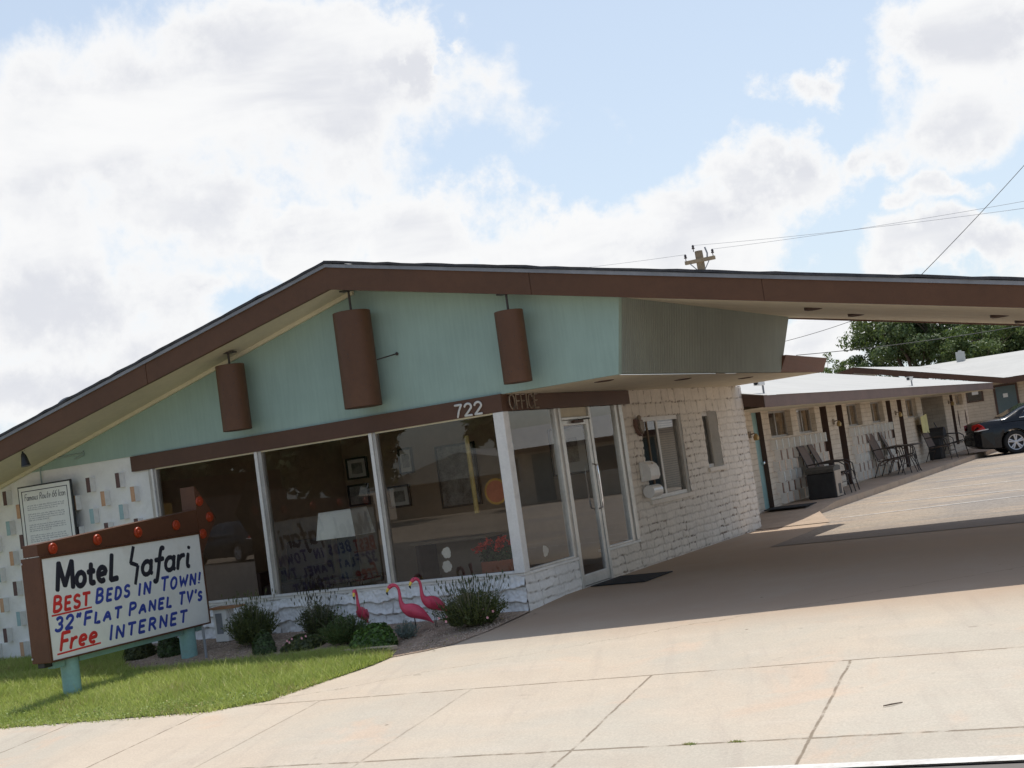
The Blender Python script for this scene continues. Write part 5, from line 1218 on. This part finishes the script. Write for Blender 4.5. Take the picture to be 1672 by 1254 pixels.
# security cameras and roof pipes
for (y, x, lab) in ((9.3, .12, 'white security camera at the near end of the wing roof'), (21.7, .1, 'white security camera midway along the wing roof')):
    t = thing('security_camera', lab, 'camera', (x, y, wz(x)), 0, 'security cameras on the wing roof')
    b = MB(); b.tube([(0, 0, -.02), (0, 0, .17)], .018, drip_metal, 8); b.build('mount', t)
    b = MB(); b.box((-.05, -.36, .14), (.05, -.01, .22), white_plastic, .012); b.box((-.06, -.38, .221), (.06, .0, .232), white_plastic); b.build('housing', t); b = MB(); b.lathe([(.035, 0), (.035, -.01)], (0, -.361, .18), black_plastic, 14, 1); b.build('lens', t)
t = thing('satellite_dish', 'grey satellite dish on a mast behind the left roof slope', 'satellite dish', (-7.68, 1.05, ztop(-7.68)-.02))
b = MB(); b.tube([(0, 0, 0), (0, 0, .60)], .02, drip_metal, 8); b.build('mast', t)
b = MB(); pr = [(.02, .0), (.10, .013), (.16, .032), (.195, .06), (.20, .062), (.16, .04), (.1, .02), (.01, .008)]; b.lathe(pr, (0, 0, 0), paint('dish_grey', (.42, .42, .42), .5), 28); o = b.build('reflector', t); o.location = (0, 0, .60); o.rotation_euler = (R(68), 0, R(35))
b = MB(); b.box((-.12, -.1, 0), (.12, .1, .10), roof_white, .01); o = b.build('roof_vent'); o.location = (.10, 4.0, ztop(.10)+.02); tag(o, 'small pale vent on the main roof right of the peak', 'vent')
# furniture on the walkway
def patio_chair():
    t = thing('patio_chair', 'dark metal patio chair with a reclined sling back', 'chair', (0, 0, 0), 0, 'metal patio chairs along the wing')
    for s_ in (-.27, .27):
        b = MB(); b.tube([(-.34, s_, 0), (-.20, s_, .32), (-.02, s_, .40), (.30, s_, .44), (.33, s_, .40), (.40, s_, .0)], .013, dark_metal, 8); b.tube([(-.44, s_, 1.06), (-.30, s_, .72), (-.20, s_, .38)], .013, dark_metal, 8); b.tube([(-.30, s_, .66), (-.1, s_, .68), (.22, s_, .66), (.33, s_, .58), (.36, s_, .30)], .013, dark_metal, 8); b.build('side_frame', t)
    sling = paint('brown_sling', (.16, .115, .09), .85, .1, 4)
    b = MB(); b.box((-.20, -.25, .375), (.30, .25, .395), sling, .006); o = b.build('seat', t)
    b = MB(); b.prism([(-.43, -.25, 1.05), (-.43, .25, 1.05), (-.21, .25, .42), (-.21, -.25, .42)], (.012, 0, .005), sling); b.tube([(-.44, -.27, 1.06), (-.44, .27, 1.06)], .013, dark_metal, 8); b.build('backrest', t)
    b = MB(); b.tube([(-.22, -.27, .28), (-.22, .27, .28)], .01, dark_metal, 6); b.tube([(.35, -.27, .25), (.35, .27, .25)], .01, dark_metal, 6); b.build('stretcher', t)
    return t
c0 = patio_chair(); c0.location = (-.25, 13.75, .18); c0['label'] = 'nearest dark patio chair beside the cabinet on the walkway'
dup(c0, (-.27, 14.55, .18), R(6), 'dark patio chair behind the nearest one, before the first windows')
dup(c0, (-.30, 19.75, .18), R(-5), 'patio chair in front of the round table, left one of its pair')
dup(c0, (-.30, 21.0, .18), R(8), 'patio chair beyond the round table, right one of its pair')
dup(c0, (-.30, 26.0, .18), R(-8), 'patio chair under the yellow cloth before the recess')
dup(c0, (-.35, 28.4, .18), R(10), 'farthest patio chair inside the dark recess of the wing')
t = thing('round_table', 'round dark metal mesh table between two patio chairs', 'table', (.0, 20.35, .18))
b = MB(); b.lathe([(.38, .0), (.40, .012), (.40, .024), (.38, .03)], (0, 0, .66), dark_metal, 30); b.build('tabletop', t)
for a in range(4): b = MB(); w = R(45+90*a); b.tube([(math.cos(w)*.2, math.sin(w)*.2, .66), (math.cos(w)*.12, math.sin(w)*.12, .38), (math.cos(w)*.34, math.sin(w)*.34, .0)], .012, dark_metal, 8); b.build('leg', t)
t = thing('cooling_cabinet', 'dark low cabinet with bounce light painted tan on one side and rounded hood beside the first chair', 'cabinet', (-.13, 13.1, .18)); t.scale = (.70, 1, 1)
b = MB(); b.box((-.40, -.22, .0), (.40, .28, .50), black_plastic, .02); b.box((.401, -.20, .02), (.412, .26, .52), paint('bounce_lit_panel', (.42, .34, .26), .6, .1, 3)); b.build('body', t)  # bounce light on the right side put into a tan panel colour
b = MB(); rr = []
for xx in (-.41, .40): rr.append([(xx, .30, .505), (xx, -.24, .505), (xx, -.22, .57), (xx, -.08, .62), (xx, .12, .63), (xx, .30, .60)])
b.loft(rr, paint('hood_grey', (.07, .065, .055), .55, .15, 3), True, False); b.build('hood', t)
b = MB(); b.box((.413, -.05, .06), (.42, .14, .26), black_plastic); b.build('vent', t)
t = thing('barbecue', 'black covered barbecue standing in the dark recess', 'barbecue', (-.75, 27.3, .18))
b = MB(); b.box((-.3, -.25, .0), (.3, .25, .62), black_plastic, .03); b.build('base', t); b = MB(); b.loft([[(xx, .26, .62), (xx, -.26, .62), (xx, -.24, .8), (xx, -.1, .92), (xx, .1, .92), (xx, .24, .8)] for xx in (-.42, .42)], black_plastic, True, False); b.build('lid', t)
b = MB(); b.prism([(-.62, 25.68, 1.02), (-.62, 26.55, .985), (-.62, 26.5, 1.54), (-.62, 25.62, 1.47)], (.012, 0, 0), pale_yellow); tag(b.build('yellow_cloth'), 'pale yellow cloth panel hanging by the recess of the wing', 'cloth')

# ------------------------------------------------------------------ black sedan
def sedan(loc, rz, label):
    t = thing('parked_car', label, 'car', loc, rz)
    XW = (-1.42, 1.42); WR = .335
    # lower body: sections along x
    def sec(x):
        hw = np.interp(x, [-2.50, -2.42, -2.2, -1.2, 0, 1.3, 2.1, 2.38, 2.48], [.70, .80, .87, .92, .925, .91, .86, .76, .60])
        zd = np.interp(x, [-2.50, -2.46, -2.36, -2.0, -1.55, -1.1, 0, .85, 1.2, 1.9, 2.3, 2.48], [.72, .98, 1.035, 1.045, 1.035, 1.0, .97, .96, .95, .86, .74, .60])
        z0 = np.interp(x, [-2.5, -2.3, -1.9, 2.1, 2.48], [.34, .24, .19, .19, .28])
        for xw in XW:
            d = abs(x-xw)
            if d < .40: z0 = max(z0, math.sqrt(.40**2-d*d)+.31)
        zm = .62; zm = max(zm, z0+.02)
        sh = max(zd-.13, zm+.04)
        half = [(0, z0), (hw*.90, z0), (hw*.985, z0+.02*(zm-z0)+.03), (hw, zm), (hw*.985, (zm+sh)/2+.02), (hw*.945, sh), (hw*.86, zd-.03), (hw*.60, zd), (0, zd+.012)]
        ring = [(x, -y, z) for y, z in half]+[(x, y, z) for y, z in half[::-1][1:-1]]
        return ring
    stn = sorted(set([-2.50, -2.46, -2.40, -2.30, -2.15, -1.95, 1.95, 2.1, 2.25, 2.38, 2.45, 2.48]+[round(xw+d, 3) for xw in XW for d in (-.401, -.395, -.37, -.32, -.25, -.16, -.08, 0, .08, .16, .25, .32, .37, .395, .401)]+[-.9, -.6, -.3, 0, .3, .6, .9]))
    b = MB(); b.loft([sec(x) for x in stn], car_black); b.build('body', t)
    # cabin
    def cab(x):
        zr = np.interp(x, [-1.72, -1.5, -1.15, -.75, -.3, .2, .55, .95, 1.28], [1.03, 1.12, 1.285, 1.41, 1.455, 1.46, 1.42, 1.22, .98])
        hb = .85; hr = np.interp(zr, [1.0, 1.46], [.80, .60])
        zb = .93; half = [(0, zb), (hb, zb), (hb*.99, min(zb+.05, zr-.02)), (hr+.03, zr-.05 if zr-.05 > zb+.05 else zr-.015), (hr-.06, zr-.008), (0, zr)]
        return [(x, -y, z) for y, z in half]+[(x, y, z) for y, z in half[::-1][1:-1]]
    b = MB(); b.loft([cab(x) for x in (-1.72, -1.6, -1.5, -1.3, -1.15, -.95, -.75, -.5, -.3, 0, .2, .4, .55, .75, .95, 1.15, 1.28)], car_black); b.build('cabin', t)
    def sidept(x, z, s_, off=.006):
        zr = np.interp(x, [-1.72, -1.5, -1.15, -.75, -.3, .2, .55, .95, 1.28], [1.03, 1.12, 1.285, 1.41, 1.455, 1.46, 1.42, 1.22, .98]); hr = np.interp(zr, [1.0, 1.46], [.80, .60])+.03
        k = clamp((z-.98)/max(.02, (zr-.05)-.98)); return (x, s_*(.845+(hr-.845)*k+off), z)
    for s_ in (-1, 1):
        for nm, pl in (('window', [(-1.22, 1.015), (-.28, 1.005), (-.28, 1.37), (-.55, 1.355), (-.80, 1.30), (-1.05, 1.175)]), ('window', [(-.20, 1.005), (.92, .995), (.80, 1.07), (.52, 1.275), (.30, 1.36), (.0, 1.375), (-.20, 1.372)])):
            b = MB(); P = [sidept(x, z, s_) for x, z in pl]; b.prism(P, (0, s_*.006, 0), glass_tint if False else MATS.setdefault('car_glass', paint('car_glass', (.012, .018, .026), .08, .05, 2, spec=.5, coat=.3))); w = b.build(nm, t)
            q = MB(); P2 = [Vector(sidept(x, z, s_, .012)) for x, z in pl]; q.tube(P2+[P2[0], P2[1]], .011, chrome, 6); q.build('trim', w)
        b = MB(); b.box((-.42, s_*.918, .80), (-.22, s_*.945, .825), chrome, .006); b.build('handle', t)
        b = MB(); b.box((.62, s_*.918, .80), (.82, s_*.945, .825), chrome, .006); b.build('handle', t)
        # tail lamp wraps the rear corner
        b = MB(); b.prism([(-2.475, s_*.70, .80), (-2.40, s_*.835, .80), (-2.20, s_*.878, .81), (-2.25, s_*.845, .90), (-2.36, s_*.80, .985), (-2.485, s_*.70, .965), (-2.50, s_*.52, .95), (-2.515, s_*.52, .81)], (-.012, s_*.022, 0), red_lens); b.build('tail_light', t)
        b = MB(); b.prism([(-2.48, s_*.70, .765), (-2.41, s_*.838, .765), (-2.12, s_*.892, .79), (-2.12, s_*.89, .815), (-2.41, s_*.838, .795), (-2.48, s_*.70, .795)], (-.012, s_*.02, 0), white_plastic); b.build('reverse_light', t)
        b = MB(); b.prism([(2.20, s_*.80, .62), (2.42, s_*.66, .60), (2.40, s_*.64, .70), (2.08, s_*.80, .76)], (.01, s_*.02, .0), white_plastic); b.build('headlight', t)
        b = MB(); b.box((.75, s_*.93, .97), (.95, s_*1.08, 1.09), car_black, .03); b.build('side_mirror', t)
        b = MB(); b.tube([(-1.0, s_*.935, .5), (.95, s_*.935, .5)], .012, car_black, 6); b.build('side_moulding', t)
    b = MB(); b.prism([(-1.60, -.60, 1.085), (-1.60, .60, 1.085), (-.86, .52, 1.392), (-.86, -.52, 1.392)], (-.012, 0, .02), MATS['car_glass']); b.build('rear_window', t)
    b = MB(); b.prism([(1.20, -.62, 1.045), (1.20, .62, 1.045), (.62, .52, 1.395), (.62, -.52, 1.395)], (.014, 0, .02), MATS['car_glass']); b.build('windscreen', t)
    b = MB(); b.loft([[(-2.52, -.72, .36), (-2.52, .72, .36), (-2.52, .72, .66), (-2.52, -.72, .66)], [(-2.35, -.85, .30), (-2.35, .85, .30), (-2.35, .865, .70), (-2.35, -.865, .70)], [(-2.0, -.90, .26), (-2.0, .90, .26), (-2.0, .89, .70), (-2.0, -.89, .70)]], car_black, True, False); b.build('bumper', t)
    for xw in XW:
        for s_ in (-1, 1):
            b = MB(); y0 = s_*.70
            b.lathe([(.21, -.0), (.30, -.01), (.325, .015), (WR, .04), (WR, .17), (.325, .195), (.30, .21), (.225, .20), (.215, .17), (.21, .0)] if s_ > 0 else [(.21, .0), (.30, .01), (.325, -.015), (WR, -.04), (WR, -.17), (.325, -.195), (.30, -.21), (.225, -.20), (.215, -.17), (.21, .0)], (xw, y0, WR), rubber, 36, 1, False); wh = b.build('wheel', t)
            b = MB(); yo = y0+s_*.188
            b.lathe([(.222, 0), (.226, s_*.012), (.205, s_*.006), (.20, -s_*.04)], (xw, yo, WR), steel_bright, 36, 1, False)
            b.lathe([(.20, -s_*.06), (.02, -s_*.05)], (xw, yo, WR), black_plastic, 24, 1)
            b.lathe([(.05, -s_*.04), (.048, s_*.008), (.02, s_*.014)], (xw, yo, WR), steel_bright, 18, 1)
            for k in range(5):
                for dd in (-.16, .16):
                    a0 = R(90+72*k); a = a0+dd
                    p0 = Vector((xw+math.cos(a0+dd*1.4)*.04, yo, WR+math.sin(a0+dd*1.4)*.04)); p1 = Vector((xw+math.cos(a)*.205, yo+s_*.004, WR+math.sin(a)*.205))
                    b.tube([p0, p1], [.020, .024], steel_bright, 8, True, (0, 1, 0), .45)
            b.build('rim', wh)
    return t
HD = R(20)
off = Matrix.Rotation(HD, 3, 'Z') @ Vector((-1.42, -.80, 0))
car = sedan((1.52-off.x, 27.62-off.y, .056), HD, 'black sedan with red tail light parked at the end of the court')

# ------------------------------------------------------------------ trees
def tree(name, label, loc, h, rad, seed, mat, n=9000, leaf=.17, trunk=.28, group='trees beyond the motel roofs', limb0=.28, squash=.8):
    t = thing(name, label, 'tree', loc, 0, group); r = np.random.default_rng(seed); b = MB(); ends = []
    th = h*limb0; b.tube([(0, 0, -.3), (.05, 0, th*.5), (0, .05, th)], [trunk*1.25, trunk, trunk*.85], bark, 10)
    for i in range(9):
        a = 2*np.pi*i/9+r.uniform(-.3, .3); q = r.uniform(.45, 1.0); p0 = Vector((0, 0, th*r.uniform(.75, 1.05))); p2 = Vector((math.cos(a)*rad*.72*q, math.sin(a)*rad*.72*q, th+(h-th)*r.uniform(.35, .85)*(1.15-.35*q)))
        p1 = p0.lerp(p2, .45)+Vector((r.uniform(-.3, .3), r.uniform(-.3, .3), .12*h)); pts = [p0, p0.lerp(p1, .6), p1, p1.lerp(p2, .6), p2]
        b.tube(pts, [trunk*.45, trunk*.36, trunk*.26, trunk*.17, trunk*.08], bark, 7); ends += [p1.lerp(p2, .5), p2]
        for j in range(4):
            s_ = p1.lerp(p2, r.uniform(.1, .9)); e = s_+Vector((r.normal(0, .28)*rad, r.normal(0, .28)*rad, r.uniform(-.02, .25)*h)); b.tube([s_, s_.lerp(e, .5)+Vector((0, 0, .03*h)), e], [trunk*.14, trunk*.09, trunk*.04], bark, 5); ends.append(e)
    b.build('trunk', t)
    C = []; 
    for e in ends:
        for k in range(2): C.append((np.array(e)+r.normal(0, .10, 3)*rad, r.uniform(.10, .22)*rad))
    for k in range(10):
        a = r.uniform(0, 2*np.pi); zz = r.uniform(.35, 1.0); q = math.sqrt(max(0, 1-(zz*1.5-.9)**2))*rad*.8; C.append((np.array([math.cos(a)*q, math.sin(a)*q, th+(h-th)*zz*.93]), r.uniform(.08, .19)*rad))
    def pts(rr, n):
        k = rr.integers(0, len(C), n); cen = np.array([c[0] for c in C])[k]; rd = np.array([c[1] for c in C])[k]
        d = rr.normal(0, 1, (n, 3)); d /= np.linalg.norm(d, axis=1)[:, None]; p = cen+d*(rd*rr.uniform(.2, 1, n)**.5)[:, None]*np.array([1.15, 1.15, squash]); return p, d
    leaf_cloud(n, pts, leaf, mat, 'crown', t, .25, .55, seed); return t
tree('broadleaf_tree', 'large dark green tree behind the white roofs, left of centre of the gap', (-5.5, 51, 0), 7.2, 3.3, 31, [tree_mat, tree_mat, tree_mat2], 36000, .08, .30)
tree('broadleaf_tree', 'second large tree behind the far roof at the right edge', (-1.0, 51.5, 0), 6.2, 3.1, 32, [tree_mat, tree_mat2], 36000, .08, .28)
tree('broadleaf_tree', 'lighter green tree low behind the far white roof', (-2.6, 48.5, 0), 5.5, 2.0, 35, [tree_mat2], 12000, .075, .20)
tree('young_tree', 'small pale green tree seen beside the brown parapet', (-8.9, 50.5, 0), 5.0, 1.2, 33, [tree_mat2], 6000, .06, .12)
tree('broadleaf_tree', 'tree beyond the right end of the far roof', (9.5, 54, 0), 6.0, 3.0, 37, [tree_mat, tree_mat2], 9000, .15, .3)

# ------------------------------------------------------------------ utility pole and wires
t = thing('utility_pole', 'wooden utility pole top with a crossarm rising behind the main roof', 'utility pole', (-8.60, 32.0, 0))
b = MB(); b.tube([(0.28, 0, -.4), (.0, 0, 8.35)], [.19, .14], wood_pole, 14); b.build('pole', t)
b = MB(); b.box((-.50, -.20, 7.93), (.62, -.08, 8.06), wood_pole, .01); o = b.build('crossarm', t); o.rotation_euler = (0, R(0), 0)
b = MB(); b.tube([(-.30, -.21, 7.93), (.08, -.19, 7.50)], .018, drip_metal, 6); b.tube([(.42, -.21, 7.93), (.12, -.19, 7.50)], .018, drip_metal, 6); b.build('brace', t)
for (x, z) in ((-.46, 8.06), (.56, 8.06), (-.16, 8.35)):
    b = MB(); b.lathe([(.015, 0), (.015, .10), (.05, .10), (.06, .13), (.03, .15), (.05, .18), (.03, .24), (.01, .25)], (x, -.14 if x != -.16 else -.05, z), porcelain, 12); b.build('insulator', t)
b = MB(); b.tube([(.33, -.14, 8.0), (.36, -.14, 8.2), (.30, -.14, 8.42)], .03, drip_metal, 8); b.build('fuse_cutout', t)
wire_mat = paint('wire_black', (.03, .03, .03), .6); wire_grey = paint('wire_grey', (.30, .31, .33), .6)
def wire(a, c, sag, r, label, mat=wire_mat):
    a, c = Vector(a), Vector(c); b = MB(); n = 24
    b.tube([a.lerp(c, i/n)-Vector((0, 0, sag*4*(i/n)*(1-i/n))) for i in range(n+1)], r, mat, 6); o = b.build('power_line'); tag(o, label, 'wire', 'overhead wires'); return o
def at(px, py, y):
    d = px_dir(px, py); k = (y-(-13.299))/d.y; return Vector((7.218, -13.299, 1.585))+d*k
wire(at(1500, 453, 13), at(1690, 250, 18), .03, .008, 'black service wire rising from the canopy roof edge to the upper right')
wire((-8.04, 31.86, 8.30), at(1800, 305, 26), .10, .0055, 'upper faint wire running right from the crossarm', wire_grey)
wire((-8.76, 31.95, 8.58), at(1800, 322, 26), .10, .0055, 'lower faint wire running right from the pole top', wire_grey)
wire((-9.06, 31.86, 8.30), at(700, 455, 60), .2, .006, 'faint wire running left from the crossarm into the clouds', wire_grey)
wire(at(1240, 567, 42), at(1440, 505, 44), .12, .011, 'upper black wire crossing the sky beneath the canopy')
wire(at(1300, 580, 40), at(1760, 515, 42), .15, .014, 'lower black wire passing in front of the large trees')

# ------------------------------------------------------------------ across the street (seen mirrored in the glass)
r_ = thing('restaurant', 'ochre roadside restaurant with a red canopy across the street', 'building', (-38, -33, -.4), 0)
b = MB(); b.box((-7, -4, 0), (6, 2.2, 2.6), jamb_brown); b.build('wall', r_)
for x in (-6.6, -2.6, 1.2, 4.9): b = MB(); b.box((x, 3.3, 0), (x+.75, 4.0, 2.6), yellow_paint); b.build('pillar', r_); b = MB(); b.box((-7.6, -4.5, 2.6), (5.4, 4.8, 3.55), red_paint); b.build('canopy', r_)
for k in range(3): b = MB(); b.box((-5.5+k*3.4, 2.2, .8), (-3.4+k*3.4, 2.25, 2.3), glass_tint); b.build('window', r_)
h_ = thing('gabled_house', 'low white roofed house across the street', 'building', (-31, -56, -.4), 0)
b = MB(); b.box((-5, -4, 0), (5, 4, 1.9), lobby_wall); b.build('wall', h_); b = MB(); b.prism([(-6.5, 4.6, 1.9), (6.5, 4.6, 1.9), (0, 4.6, 3.4)], (0, -9.2, 0), roof_white); b.build('roof', h_)
for i, (x, y, hh, rr, lab) in enumerate(((-46, -45, 11, 5.5, 'dark tree left of the restaurant across the street'), (-40.5, -47, 12, 5.5, 'tall dark tree behind the restaurant across the street'), (-33.5, -44, 9, 4.5, 'tree between the restaurant and the low white roofed house'), (-24, -47, 8, 3.6, 'tree right of the low white roofed house across the street'), (-16, -52, 8, 4.0, 'tree farthest right across the street'))):
    tree('broadleaf_tree', lab, (x, y, -.4), hh, rr, 50+i, [tree_mat], 9000, .30, .35, 'trees across the street', .10)
o = dup(car, (-25.5, -25.5, -.31), R(200), 'dark car parked across the street in front of the restaurant')
